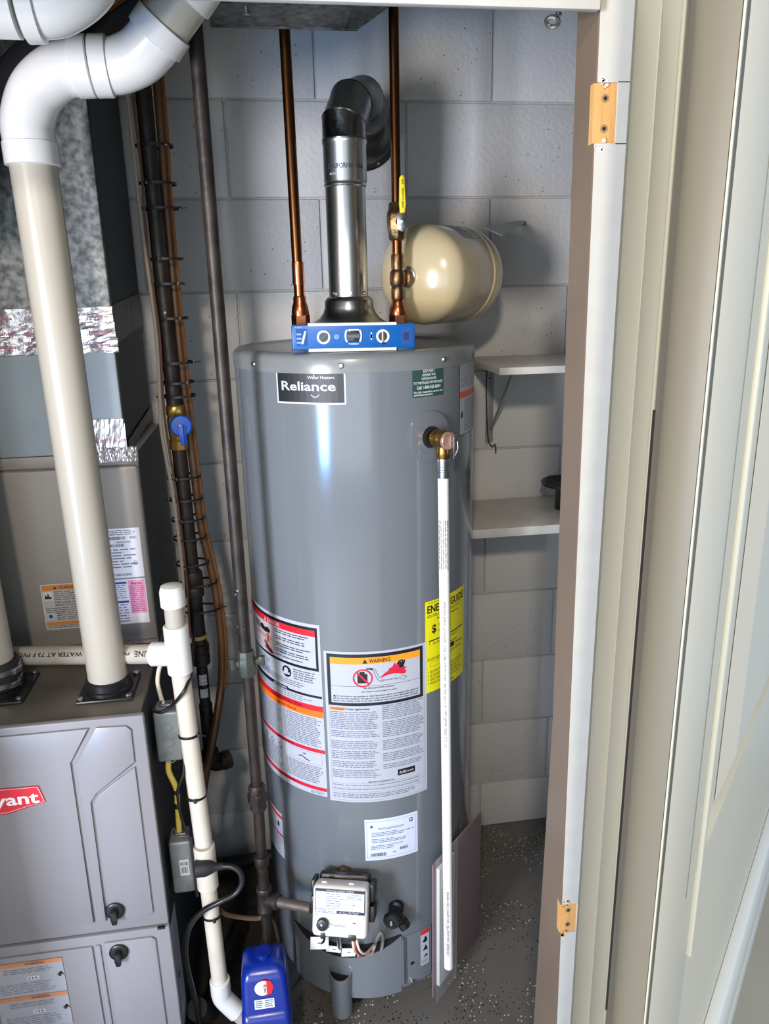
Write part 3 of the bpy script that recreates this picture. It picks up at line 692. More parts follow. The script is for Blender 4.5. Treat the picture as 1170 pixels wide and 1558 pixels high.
P.text('TEMPERATURE CONTROL', .025, .3765, .054, .0022, (120, 120, 120), 1, False); P.text('WARNING Hotter water increases', .060, .3535, .085, .002, (120, 120, 120), 1, False)
P.fine(.060, .345, .095, .3525, .0026, (140, 140, 140), 1)
for i in range(7):
    a = PI*.95-i*PI*.9/3
    P.rect(.0445+.0165*math.cos(a)-.0015, .352+.0165*math.sin(a)-.0006, .0445+.0165*math.cos(a)+.0015, .352+.0165*math.sin(a)+.0006, (130, 130, 130), 1)
P.poly([(.104, .358), (.112, .358), (.110, .3615), (.106, .3615)], (60, 60, 60), 1); P.text('STATUS', .103, .3515, .113, .0018, (120, 120, 120), 1, False)
lab(P.build('status_label', vt), 'black and white status light code label')
m = MB(); c0 = valve_fn(.0445, .352, 0); ax = valve_fn(.0445, .352, 1)-c0
m.lathe(c0, ax, [(.0122, 0), (.0122, .007), (.0108, .0095), (.0060, .0105)], 28); kb = m.build('knob', M_black, vt)
m = MB(); m.cyl(c0+ax*.0104+Vector((-.001, 0, .002)), c0+ax*.0112+Vector((-.001, 0, .002)), .0020, n=10); o = m.build('knob_mark', M_valve, kb); o.location = (0, 0, 0)
for x in (.040, .097):
    m = MB(); m.box((x, 1.2385, .314), (x+(.009 if x < .05 else .015), 1.252, .326), .001, 2, VR, VC); m.build('wire_socket', M_black, vt)
m = MB(); m.tube([(.070, 1.262, .316), (.070, 1.278, .285), (.072, 1.300, .235), (.074, 1.325, .190)], .005, 12); m.build('pilot_tube', M_steel, vt)
def wire(pts, r, mm, par, nm='wire'):
    m = MB(); m.tube(pts, r, 8); return m.build(nm, mm, par)
lab(wire([(.096, 1.234, .314), (.097, 1.232, .292), (.103, 1.250, .262), (.111, 1.280, .225), (.113, 1.318, .180)], .0028, M_wirewhite, vt), 'white wire')
lab(wire([(.100, 1.233, .314), (.101, 1.230, .292), (.108, 1.248, .260), (.117, 1.278, .222), (.118, 1.318, .178)], .0020, M_wirered, vt), 'red wire')
lab(wire([(.103, 1.232, .314), (.108, 1.226, .292), (.120, 1.236, .270), (.134, 1.254, .262), (.143, 1.268, .256), (.147, 1.290, .230), (.142, 1.318, .180)], .0026, M_wirewhite, vt), 'white wire loop')
lab(wire([(.128, 1.248, .262), (.134, 1.262, .240), (.135, 1.290, .210), (.132, 1.318, .178)], .0022, mat('pink_wire', (200, 130, 120), .5), vt), 'pink wire')
lab(wire([(.146, 1.322, .180), (.152, 1.296, .240), (.160, 1.290, .262), (.166, 1.302, .235), (.165, 1.320, .185)], .0036, mat('gray_loop', (140, 140, 138), .4), vt), 'gray tube loop')
lab(wire([(.040, 1.252, .312), (.038, 1.256, .296), (.034, 1.272, .275)], .0026, M_black, vt), 'black wire')
for (c, sx, sz, rz, ry, nm) in (((.030, 1.286, .262), .019, .012, -.1, .05, 'first white paper tag at the valve wires'), ((.060, 1.308, .218), .016, .006, -.1, .22, 'narrow white paper tag over the skirt edge'), ((.091, 1.300, .212), .015, .008, .0, .15, 'white folded paper tag with print beside the wires')):
    m = MB(); q = Matrix.Rotation(rz, 3, 'Z') @ Matrix.Rotation(ry, 3, 'Y') @ Matrix.Rotation(-.5, 3, 'X'); m.box(Vector(c)-Vector((sx, .0008, sz)), Vector(c)+Vector((sx, .0008, sz)), .0005, 1, q, c)
    o = m.build('paper_tag', M_label, vt); lab(o, nm)
    m = MB(); m.box(Vector(c)+Vector((-sx*.2, -.0012, -sz*.1)), Vector(c)+Vector((sx*.3, -.0009, sz*.1)), 0, 1, q, c); oo = m.build('tag_print', M_grayprint, o, False); oo.location = (0, 0, 0)
# drain valve
dv = thing('drain_valve', 'black round drain valve on the lower front of the heater', 'valve', tuple(tank_pt(.018, .262)))
p0 = tank_pt(.026, .290, .0); d = Vector((-.38, -.92, -.10)).normalized()
m = MB(); m.lathe(p0, d, [(.018, -.004), (.018, .004), (.013, .008), (.013, .026), (.016, .028)], 28); m.build('stem', M_black, dv)
m = MB(); m.lathe(p0+d*.028, d, [(.0165, 0), (.0185, .003), (.0185, .011), (.0165, .014), (.012, .0145), (.011, .0125), (.006, .0125), (.005, .015)], 32); hwh = m.build('handwheel', M_rubber, dv)
m = MB(); m.box(p0+d*.043+Vector((-.0022, -.001, -.006)), p0+d*.043+Vector((.0022, .001, .006)), .001); o = m.build('slot_insert', mat('pale_insert', (150, 154, 160), .4), hwh); o.location = (0, 0, 0)
m = MB(); m.lathe(p0+d*.012+Vector((.004, 0, -.006)), Vector((.50, -.30, -.8)), [(.0095, 0), (.0095, .020), (.0125, .022), (.0125, .036), (.008, .037)], 20); m.build('hose_outlet', M_black, dv)

# --- temperature and pressure valve
tp = thing('relief_valve', 'brass relief valve with gray flared collar on the heater side', 'valve', tuple(tank_pt(.115, 1.312)))
u0 = .115; ps = tank_pt(u0, 1.312); dd = (ps-Vector((TX, TY, 1.312))).normalized()
m = MB(); m.lathe(ps-dd*.003, dd, [(.0465, 0), (.0475, .0045), (.044, .0058), (.030, .0062), (.021, .0075), (.0195, .004)], 48); lab(m.build('collar', M_tank, tp), 'gray dished collar')
m = MB(); m.cyl(ps+dd*.002, ps+dd*.0062, .0185, n=28); m.build('collar_hole', M_tankrecess, tp)
m = MB(); m.lathe(ps+dd*.001, dd, [(.0135, 0), (.0135, .010), (.0155, .014), (.0160, .020), (.0145, .023), (.0165, .027), (.0165, .047), (.0150, .050)], 28)
ct = ps+dd*.037
m.lathe(ct, (0, 0, -1), [(.012, 0), (.0125, .016), (.0135, .020), (.0135, .032), (.012, .034)], 24)
for a in range(4):
    e = Vector((math.cos(a*PI/2+.4), math.sin(a*PI/2+.4), 0))
m.build('body', M_brass, tp)
m = MB(); m.lathe(ps+dd*.049, dd, [(.0165, 0), (.0165, .003), (.0150, .005), (.005, .0058)], 32); lab(m.build('end_plate', mat('pink_tag_plate', (196, 158, 142), .4, .4, var=(200, (150, 110, 96), .2)), tp), 'round coppery end plate')
m = MB(); le = ps+dd*.056+Vector((.008, 0, -.006)); q = Matrix.Rotation(.47, 3, 'Z')
m.box(le+Vector((-.002, -.002, -.026)), le+Vector((.004, .003, .014)), .001, 2, q, le); m.box(le+Vector((-.004, -.004, .004)), le+Vector((.008, .002, .008)), .001, 2, q, le); m.tube([le+Vector((0, -.003, -.02)), le+Vector((.004, -.008, -.008)), le+Vector((.004, -.006, .006))], .0012, 6)
m.build('test_lever', M_steel, tp)
dp = thing('discharge_pipe', 'thin white plastic discharge pipe running down in front of the heater', 'pipe', (.311, 1.30, .125))
T0 = ct+Vector((0, 0, -.034)); T1 = Vector((.3115, 1.305, .128)); dT = (T1-T0)
m = MB(); m.lathe(T0, dT, [(.0115, 0), (.0120, .004), (.0120, .030), (.0115, .036)], 24)
for k in range(5): m.torus(T0+dT.normalized()*(.006+k*.0045), dT, .0120, .0008, 24, 6)
lab(m.build('steel_adapter', M_steel, dp), 'shiny steel threaded adapter')
m = MB(); m.cyl(T0+dT.normalized()*.030, T1, .0102, n=28); m.build('tube', M_cpvc, dp)
zu = dT.normalized(); ex = Vector((1, 0, 0)); ex = (ex-zu*ex.dot(zu)).normalized(); ey = zu.cross(ex)
CAMD = Vector((-.23, -.97, 0)).normalized()
def pipe_fn(u, v, l):
    # u: distance down the pipe, v: across the front (arc length)
    a = v/.0102; f = (CAMD-zu*CAMD.dot(zu)).normalized(); g = zu.cross(f)
    return T0+zu*u+(f*math.cos(a)+g*math.sin(a))*(.0104+l)
P = Print(pipe_fn)
P.text('Eastman Hand Trimmed Only T&P Valves with 100,000 BTU or Less Relief-3000 2/21/21', .275, -.0015, .590, .0052, (110, 112, 120), 1, False)
P.text('Eastman Hand Trimmed Only T&P Valves with 100,000 BTU', .940, -.0015, 1.110, .0052, (110, 112, 120), 1, False)
for k in range(5): P.fine(.115, -.009+k*.004, .215, -.0055+k*.004, .0036, (120, 120, 122), 1, .05)
P.rect(.214, -.010, .2148, .010, (120, 120, 122), 1)
lab(P.build('pipe_lettering', dp), 'small gray lettering running down the pipe')

# --- manual bag at lower right
mb_ = thing('manual_packet', 'clear plastic bag holding a white manual against the lower right heater side', 'manual', (.285, 1.33, .03))
a = Vector((.278, 1.322, .03)); e1 = Vector((.70, .71, 0)).normalized(); nn = Vector((e1.y, -e1.x, 0))
def slab(mb, s0, s1, z0, z1, d0, d1, bev=.001):
    q = Matrix(((e1.x, nn.x, 0), (e1.y, nn.y, 0), (0, 0, 1))); vs_ = mb.box((s0, d0, z0), (s1, d1, z1), bev)
    for v in vs_: v.co = q @ v.co + Vector((a.x, a.y, 0))
m = MB(); slab(m, .012, .075, .055, .375, .004, .012); m.build('manual', M_paper, mb_)
m = MB(); slab(m, .0, .212, .028, .390, .0, .003, .001); lab(m.build('cardboard_sheet', M_card, mb_), 'pinkish brown cardboard backing')
m = MB(); slab(m, -.004, .085, .022, .41, .0125, .0132, .0003); m.build('clear_bag', M_bag, mb_)
pf = plane_fn(Vector((a.x, a.y, 0))+nn*.012, e1, (0, 0, 1), nn)
P = Print(pf); P.fine(.030, .335, .070, .355, .005, FINE, 1); P.rect(.030, .318, .050, .325, (60, 66, 84), 1); P.poly([(.030, .235), (.040, .235), (.035, .245)], BLACK, 1); P.rect(.0125, .06, .0145, .37, (170, 170, 168), 1)
P.build('manual_print', mb_)

# ================================================================== FLUE
fx, fy = .165, 1.566
fl = thing('flue_pipe', 'shiny galvanized flue pipe rising from the heater and elbowing into the wall', 'flue pipe', (fx, fy, 1.468))
m = MB(); m.lathe((fx, fy, 0), (0, 0, 1), [(.076, 1.507), (.077, 1.509), (.070, 1.5125), (.060, 1.519), (.052, 1.529), (.0485, 1.539), (.0480, 1.551), (.0445, 1.557), (.041, 1.560), (.0395, 1.5602)], 56, True)
lab(m.build('draft_hood', mat('hood_metal', (150, 152, 154), .28, 1, bump=(20, .08)), fl), 'flared draft hood')
for aa in (.5, 1.9, 3.4, 4.7, 5.6):
    m = MB(); m.box((fx+.060*math.cos(aa)-.003, fy+.060*math.sin(aa)-.003, 1.4655), (fx+.060*math.cos(aa)+.003, fy+.060*math.sin(aa)+.003, 1.516), .0008); m.build('hood_leg', M_steel, fl)
m = MB(); m.lathe((fx, fy, 0), (0, 0, 1), [(.0385, 1.558), (.0385, 1.760), (.0405, 1.762), (.0405, 1.766), (.0385, 1.769)], 56); m.build('lower_pipe', M_vent, fl)
m = MB(); m.lathe((fx+.001, fy, 0), (0, 0, 1), [(.0395, 1.768), (.0410, 1.770), (.0410, 1.834), (.0425, 1.836), (.0425, 1.841), (.0405, 1.843)], 56)
o = m.build('upper_sleeve', M_vent, fl)
def flue_fn(u, v, l):
    a_ = u/.041; return Vector((fx+.001+(.0410+l)*math.sin(a_), fy-(.0410+l)*math.cos(a_), v))
P = Print(flue_fn); P.text('CALIFORNIA USA', -.040, 1.790, .034, .0085, (60, 66, 76), 1, True); P.text('30 GA', -.036, 1.779, -.022, .004, (190, 192, 194), 1)
lab(P.build('embossed_lettering', fl), 'stamped lettering on the sleeve')
# elbow: three gores turning from up to back and right, into the wall collar
ctr = [(0, 0, 1.842), (0, .002, 1.872), (.018, .030, 1.912), (.046, .085, 1.930), (.072, .18, 1.930), (.076, .30, 1.925)]
ctr = [Vector((fx+.001+x, fy+y, z)) for x, y, z in ctr]
rr_ = (.0412, .0412, .0415, .0425, .043, .043)
for i in range(len(ctr)-1):
    m = MB(); A, B = ctr[i], ctr[i+1]
    dirs = []
    for k in (i, i+1):
        dv_ = (ctr[min(k+1, len(ctr)-1)]-ctr[max(k-1, 0)]).normalized()
        if k == 0: dv_ = Vector((0, 0, 1))
        dirs.append(dv_)
    rings = []
    for (c, d_, r) in ((A, dirs[0], rr_[i]), (A+(B-A)*.04, dirs[0], rr_[i]+.0015), (A+(B-A)*.10, dirs[0], rr_[i]), (B, dirs[1], rr_[i+1])):
        x = Vector((1, 0, 0)); x = (x-d_*x.dot(d_)).normalized(); rings.append(m.ring(c, x, d_.cross(x), r, 48))
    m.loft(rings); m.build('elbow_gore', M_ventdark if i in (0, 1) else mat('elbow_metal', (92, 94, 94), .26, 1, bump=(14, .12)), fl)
cw = Vector((.240, YW, 1.915))
m = MB(); m.lathe(cw+Vector((0, -.001, 0)), (0, -1, 0), [(.083, 0), (.083, .003), (.079, .005), (.078, .018), (.075, .020), (.073, .020), (.068, .034), (.056, .050), (.045, .062)], 64)
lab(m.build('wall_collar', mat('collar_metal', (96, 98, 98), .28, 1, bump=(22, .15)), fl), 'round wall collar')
for aa in (-1.1, -.45, .3, 3.9):
    m = MB(); c = cw+Vector((.0775*math.cos(aa), -.019, .0775*math.sin(aa))); m.cyl(c, c+Vector((0, -.003, 0)), .003, n=10); m.build('collar_screw', M_steel, fl)
for aa in (-2.5, -.8, -1.6):
    m = MB(); c = Vector((fx+.0395*math.cos(aa), fy+.0395*math.sin(aa), 1.566)); d_ = Vector((math.cos(aa), math.sin(aa), .1)); m.cyl(c, c+d_*.0045, .0035, n=8); m.build('pipe_screw', M_steel, fl)

# ================================================================== COPPER LINES
c1 = thing('water_pipe', 'copper water pipe left of the flue, running up behind the duct', 'pipe', (.064, 1.5, 1.468), 'copper water pipes on top of the heater')
m = MB(); m.cyl((.064, 1.5, 1.605), (.060, 1.5, 2.40), .0098, n=24); m.build('riser', M_copperdark, c1)
m = MB(); m.lathe((.0645, 1.5, 0), (0, 0, 1), [(.0108, 1.625), (.0112, 1.622), (.0112, 1.588), (.0108, 1.584)][::-1], 24); m.build('coupling', M_cufit, c1)
m = MB(); m.cyl((.065, 1.5, 1.555), (.065, 1.5, 1.60), .0100, n=24); m.build('stub', M_copper, c1)
m = MB(); m.lathe((.065, 1.5, 0), (0, 0, 1), [(.0165, 1.528), (.0165, 1.535), (.0150, 1.545), (.0125, 1.552), (.0122, 1.561), (.0108, 1.564)], 28); m.build('adapter', M_cufit, c1)
m = MB(); m.hexn((.065, 1.5, 1.506), (.065, 1.5, 1.530), .0175); m.build('nut', M_cufit, c1)
m = MB(); m.cyl((.065, 1.5, 1.4665), (.065, 1.5, 1.507), .0105, n=20); m.build('tank_nipple', M_steel, c1)
cr = .2525
c2 = thing('water_pipe', 'copper water pipe right of the flue with a yellow handled valve', 'pipe', (cr, 1.5, 1.468), 'copper water pipes on top of the heater')
m = MB(); m.cyl((cr, 1.5, 1.715), (cr, 1.5, 2.40), .0090, n=24); m.build('riser', M_copperdark, c2)
m = MB(); m.cyl((cr, 1.5, 1.545), (cr, 1.5, 1.67), .0098, n=24); m.build('stub', M_copper, c2)
m = MB(); m.lathe((cr, 1.5, 0), (0, 0, 1), [(.0115, 1.553), (.0125, 1.556), (.0125, 1.572), (.0110, 1.576), (.0145, 1.582), (.0150, 1.592), (.0145, 1.602), (.0110, 1.608), (.0118, 1.612), (.0118, 1.634), (.0108, 1.636)], 28)
b0 = Vector((cr, 1.5, 1.592)); bd = Vector((.695, .719, 0))
m.lathe(b0, bd, [(.0115, 0), (.0125, .016), (.0160, .018), (.0160, .034), (.0120, .036), (.011, .045)], 24)
m.build('tee', M_brassdull, c2)
m = MB(); m.lathe((cr, 1.5, 0), (0, 0, 1), [(.0165, 1.524), (.0165, 1.531), (.0145, 1.540), (.0122, 1.545), (.0120, 1.551), (.0105, 1.553)], 28); m.build('adapter', M_cufit, c2)
m = MB(); m.hexn((cr, 1.5, 1.503), (cr, 1.5, 1.526), .0175); m.build('nut', M_cufit, c2)
m = MB(); m.cyl((cr, 1.5, 1.4665), (cr, 1.5, 1.504), .0105, n=20); m.build('tank_nipple', M_steel, c2)
m = MB(); m.lathe((cr, 1.5, 0), (0, 0, 1), [(.0125, 1.660), (.0150, 1.663), (.0155, 1.672), (.0165, 1.674), (.0185, 1.684), (.0185, 1.704), (.0165, 1.712), (.0150, 1.714), (.0145, 1.724), (.0125, 1.727)], 8)
m.cyl((cr, 1.5, 1.692), (cr+.006, 1.474, 1.692), .0085, n=16); vb = m.build('ball_valve', M_brassdull, c2)
m = MB(); m.prism([(cr-.003, 1.4735, 1.678), (cr+.006, 1.4735, 1.673), (cr+.016, 1.4735, 1.684), (cr+.015, 1.4735, 1.704), (cr+.011, 1.4735, 1.712), (cr+.001, 1.4735, 1.712), (cr-.004, 1.4735, 1.696)], (0, -.0025, 0), .0006)
m.lathe((cr+.006, 1.471, 1.692), (0, -1, 0), [(.0052, 0), (.0052, .005), (.003, .006)], 6); hn = m.build('handle', M_steel, c2)
m = MB(); m.prism([(cr+.0015, 1.4725, 1.706), (cr+.0105, 1.4725, 1.706), (cr+.0115, 1.4725, 1.720), (cr+.0105, 1.4725, 1.765), (cr+.0080, 1.4725, 1.7695), (cr+.0035, 1.4725, 1.7695), (cr+.0010, 1.4725, 1.765), (cr-.0002, 1.4725, 1.720)], (0, -.006, 0), .0014)
g = lab(m.build('grip', M_yellow, hn), 'yellow vinyl grip'); g.location = (0, 0, 0)
P = Print(plane_fn((cr+.009, 1.4665, 1.712), (0, 0, 1), (-1, 0, 0), (0, -1, 0))); P.text('KEEP CLOSED', .003, .0012, .036, .0035, (90, 80, 20), 1); P.text('3/4', .042, .0012, .050, .0035, (90, 80, 20), 1)
o = P.build('grip_print', c2)

# expansion tank hanging off the tee, axis going back and right
et = thing('expansion_tank', 'cream expansion tank on its side behind the right copper pipe', 'expansion tank', tuple(b0+bd*.15))
e0 = b0+bd*.034+Vector((0, 0, .006)); Rr = .0965
pf_ = [(.010, 0), (.014, .002)]
for i in range(1, 13):
    t = i/12*PI/2; pf_.append((max(.014, Rr*math.sin(t)), .004+.052*(1-math.cos(t))))
pf_ += [(Rr, .172), (Rr-.0015, .175), (Rr+.0012, .179), (Rr+.0012, .185), (Rr-.0015, .189), (Rr, .192), (Rr, .204)]
for i in range(1, 12):
    t = i/12*PI/2; pf_.append((Rr*math.cos(t), .204+.068*math.sin(t)))
m = MB(); m.lathe(e0, bd, pf_, 72); m.build('shell', M_tankcream, et)
m = MB(); m.lathe(e0-bd*.004, bd, [(.0115, 0), (.0125, .003), (.0165, .004), (.0165, .008)], 24); m.build('port', M_steel, et)
side = bd.cross(Vector((0, 0, 1))).normalized()     # toward the doorway
def et_fn(u, v, l):
    # u along axis, v angle arc from the top toward the doorway
    a_ = v/Rr; return e0+bd*u+(Vector((0, 0, 1))*math.cos(a_)+side*math.sin(a_))*(Rr+l)
P = Print(et_fn)
for k in range(6): 
    v0, v1 = .010+k*.009, .019+k*.009
    P._add([(.172, v0), (.222, v0), (.222, v1), (.172, v1)], [(0, 1, 2, 3)], (196, 196, 196), 2) if False else None
o_ = Print(lambda u, v, l: et_fn(u, v, l)); nn_ = 10
pts = []; 
for k in range(nn_+1):
    v = .012+.062*k/nn_; pts += [(.101, v), (.148, v)]
o_._add(pts, [(2*i, 2*i+1, 2*i+3, 2*i+2) for i in range(nn_)], (186, 186, 184), 1)
for k in range(9):
    v = .018+k*.006; u1 = .112+random.random()*.02; o_._add([(.106, v), (u1+.012, v), (u1+.012, v+.002), (.106, v+.002)], [(0, 1, 2, 3)], (90, 90, 94), 2)
o_._add([(.128, .050), (.143, .050), (.143, .068), (.128, .068)], [(0, 1, 2, 3)], (110, 110, 112), 2)
def shifted(l_): 
    for i in range(len(l_.v)): l_.v[i] = l_.v[i]+bd*.002
    return l_
# the label sits on the straight side just behind the seam
o_ = shifted(o_); lab(o_.build('tank_label', et), 'gray silver label on top')
st = thing('support_strap', 'thin galvanized strap from the cream tank to the wall', 'strap', (.60, YW, 1.73))
m = MB(); m.prism([(.474, 1.690, 1.694), (.512, 1.680, 1.676), (.550, 1.752, 1.690), (.632, 1.886, 1.7175), (.615, 1.887, 1.7215)], (0, 0, .0018)); m.build('strap_arm', M_zincbox, st, False)
m = MB(); m.box((.612, 1.8868, 1.712), (.634, 1.8895, 1.7225), .0006); m.build('strap_foot', M_zincbox, st)

# ================================================================== TORPEDO LEVEL
lv = thing('torpedo_level', 'blue torpedo level with three vials lying on the heater rim', 'level', (.147, 1.362, 1.469))
LR = Matrix.Rotation(.012, 3, 'Y'); LC = Vector((.149, 1.360, 1.491))
def lb(mb, a, b, bev=0): return mb.box(a, b, bev, 2, LR, LC)
m = MB(); lb(m, (.042, 1.350, 1.4735), (.257, 1.372, 1.5160), .0028); m.build('body', M_levelblue, lv)
m = MB(); lb(m, (.070, 1.3492, 1.5140), (.224, 1.3728, 1.5185), .0006); m.build('milled_edge', M_milled, lv)
m = MB(); lb(m, (.070, 1.3492, 1.4705), (.224, 1.3728, 1.4757), .0006); m.build('milled_edge', M_milled, lv)
for x0, x1 in ((.042, .068), (.226, .257)):
    m = MB(); lb(m, (x0, 1.3488, 1.4690), (x1, 1.3732, 1.4745), .001); m.build('end_pad', M_levelblack, lv)
def lev_fn(u, v, l): return LR @ (Vector((u, 1.350-l, v))-LC)+LC
P = Print(lev_fn); P.rect(.049, 1.481, .068, 1.5095, M_levelblue2, 1); P.rect(.232, 1.481, .252, 1.5095, M_levelblue2, 1)
for i in range(5): P.poly([(.051+i*.002, 1.484), (.053+i*.002, 1.484), (.061+i*.0015, 1.506), (.059+i*.0015, 1.506)], (190, 214, 236), 2) if i > 2 else P.rect(.050, 1.485+i*.007, .058, 1.488+i*.007, (120, 170, 226), 2)
P.rect(.236, 1.488, .246, 1.501, (14, 40, 90), 2); P.annulus(.1185, 1.4955, .0034, .0042, (160, 206, 236), 1, 20); P.annulus(.1185, 1.4955, .0014, .0022, (160, 206, 236), 1, 14)
P.disc(.1795, 1.4955, .0018, (160, 206, 236), 1, 12, .0072); P.disc(.1795, 1.4955, .0028, (110, 170, 216), 1, 12, .0035)
P.text('TORPEDO', .139, 1.4815, .157, .0026, (210, 226, 240), 2); P.text('1-877', .048, 1.5115, .060, .0018, (150, 190, 226), 1)
lab(P.build('decal', lv), 'pale printed marks on the level face')['kind'] = 'stuff'
for cx_, kind in ((.0965, 0), (.200, 1)):
    c = lev_fn(cx_, 1.4950, 0); ax = Vector((0, -1, 0))
    m = MB(); m.torus(c, ax, .0098, .0022, 36, 8); rg = m.build('vial_ring', M_vialring, lv)
    m = MB(); m.cyl(c, c+ax*.0006, .0088, n=32); o = m.build('vial_window', M_vial, lv)
    q = Matrix.Rotation(PI/4 if kind == 0 else 0, 3, 'Y')
    m = MB(); dd_ = q @ Vector((0, 0, 1)); m.cyl(c-dd_*.0080+ax*.001, c+dd_*.0080+ax*.001, .0030, n=12); m.build('vial', mat('vial_glass', (96, 104, 108), .1, spec=.9), lv)
c = lev_fn(.1480, 1.4965, 0)
m = MB(); lb(m, (.1385, 1.3488, 1.4865), (.1575, 1.3502, 1.5055), .0007); m.build('vial_window', M_vial, lv)
m = MB(); m.cyl(c+Vector((-.010, -.002, 0)), c+Vector((.010, -.002, 0)), .0042, n=16); m.build('vial', mat('vial_glass', (96, 104, 108), .1), lv)
for x in (.1375, .1585):
    m = MB(); sg = -1 if x < .148 else 1
    pts = [lev_fn(x+sg*.0010*math.cos(k/6*PI-PI/2)*3.2, 1.4965+.0098*math.sin(k/6*PI-PI/2), .001) for k in range(7)]
    m.tube(pts, .0017, 8, False); m.build('vial_bracket', M_vialring, lv)
m = MB(); m.box(lev_fn(.1385, 1.5055, .0006), lev_fn(.1575, 1.5080, .002)); m.build('vial_bracket', M_vialring, lv)
m = MB(); c = lev_fn(.200, 1.4835, .002); m.cyl(c, c+Vector((0, -.003, 0)), .0026, n=12); m.build('adjust_screw', M_black, lv)

# ================================================================== DUCT at the top
du = thing('supply_duct', 'flat galvanized duct crossing overhead behind the door head', 'duct', (.08, 1.39, 1.99))
m = MB(); m.prism([(-.060, 1.332, 1.990), (-.060, 1.440, 1.990), (.181, 1.440, 1.990), (.216, 1.332, 1.990)], (0, 0, .40)); m.build('sheet_body', M_galvdark, du, False)
m = MB(); m.box((-.060, 1.436, 1.9885), (.181, 1.4425, 1.995), .0008); m.build('seam_flange', M_galvdark, du)
m = MB(); m.box((.158, 1.334, 1.9880), (.1605, 1.439, 1.990)); m.build('cross_seam', M_galv, du, False)
m = MB(); m.cyl((.0, 1.36, 1.990), (.0, 1.36, 1.984), .004, n=8); m.build('sheet_screw', M_steel, du)

# ================================================================== FURNACE
FY, FX = 1.235, -.262
fu = thing('furnace', 'gray steel furnace with embossed doors and a red badge', 'furnace', (-.52, 1.55, 0))
m = MB(); m.box((-.79, FY, .0), (FX, 1.86, .868), .002); m.build('cabinet', M_furntop, fu)
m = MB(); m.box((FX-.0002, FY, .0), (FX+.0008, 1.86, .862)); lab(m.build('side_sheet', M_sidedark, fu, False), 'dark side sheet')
def emboss(mb, poly, y, t, bev): mb.prism([(x, y, z) for x, z in poly], (0, -t, 0), bev)
# upper door
m = MB(); m.box((-.80, 1.2225, .4225), (-.2540, FY+.001, .872), .0035); ud = m.build('upper_door', M_furn, fu)
m = MB(); emboss(m, [(-.79, .858), (-.345, .858), (-.386, .795), (-.386, .450), (-.79, .450)], 1.2230, .0052, .0018)
o = m.build('embossed_panel', M_furn, ud); o.location = (0, 0, 0)
m = MB(); emboss(m, [(-.334, .858), (-.284, .856), (-.276, .848), (-.277, .782), (-.350, .730), (-.3625, .712), (-.3635, .450), (-.3775, .450), (-.3765, .790)], 1.2230, .0052, .0018)
o = m.build('embossed_panel', M_furn, ud); o.location = (0, 0, 0)
m = MB(); emboss(m, [(-.2775, .773), (-.346, .724), (-.3565, .708), (-.3575, .450), (-.286, .450), (-.279, .457)], 1.2230, .0052, .0018)
o = m.build('embossed_panel', M_furn, ud); o.location = (0, 0, 0)
# lower door
m = MB(); m.box((-.80, 1.2225, .020), (-.2540, FY+.001, .4165), .0035); ld = m.build('lower_door', M_furn, fu)
m = MB(); emboss(m, [(-.79, .396), (-.397, .396), (-.397, .045), (-.79, .045)], 1.2230, .0052, .0018); o = m.build('embossed_panel', M_furn, ld); o.location = (0, 0, 0)
m = MB(); emboss(m, [(-.375, .400), (-.288, .400), (-.281, .393), (-.281, .045), (-.375, .045)], 1.2230, .0052, .0018); o = m.build('embossed_panel', M_furn, ld); o.location = (0, 0, 0)
m = MB(); m.box((-.391, 1.2185, .045), (-.3825, 1.2230, .396), .0018); o = m.build('embossed_panel', M_furn, ld); o.location = (0, 0, 0)
m = MB(); m.box((-.276, 1.2200, .4130), (-.262, 1.226, .4175), .001); m.build('door_catch', M_black, fu)
def front_knob(par, x, z):
    m = MB(); c = Vector((x, 1.2178, z)); m.lathe(c, (0, -1, 0), [(.0150, 0), (.0175, .001), (.0175, .004), (.0160, .0055), (.0120, .0062), (.006, .0062)], 36)
    kn = m.build('door_knob', M_black, fu)
    m = MB(); m.prism([(x-.006, 1.2125, z+.008), (x+.006, 1.2125, z+.008), (x+.006, 1.2125, z-.006), (x+.0045, 1.2125, z-.019), (x-.0045, 1.2125, z-.019), (x-.006, 1.2125, z-.006)], (0, -.013, 0), .002)
    o = m.build('knob_fin', M_black, kn); o.location = (0, 0, 0)
front_knob(ud, -.346, .474); front_knob(ld, -.350, .378)
# badge
BY = 1.2174
P = Print(front_fn(BY))
bd_ = [(-.585, .765), (-.440, .762), (-.428, .739), (-.438, .727), (-.520, .705), (-.585, .715)]
bd_ = [(-.60, .762), (-.441, .7575), (-.4335, .724), (-.500, .706), (-.60, .715)]
def outline(p, s_c, k): return [(s_c[0]+(x-s_c[0])*k[0], s_c[1]+(z-s_c[1])*k[1]) for x, z in p]
sc_ = (-.517, .736)
P.poly(bd_, (170, 24, 40), 1); P.poly(outline(bd_, sc_, (.972, .90)), (222, 210, 214), 2); P.poly(outline(bd_, sc_, (.960, .86)), (214, 40, 58), 3)
P.text('bryant', -.5545, .7245, -.4440, .0225, (240, 236, 238), 4, True)
lab(P.build('red_badge', fu), 'red badge with white lettering')
P = Print(front_fn(BY))                                            # faded labels on the lower door
P.rect(-.58, .215, -.4525, .384, (158, 160, 170), 1)
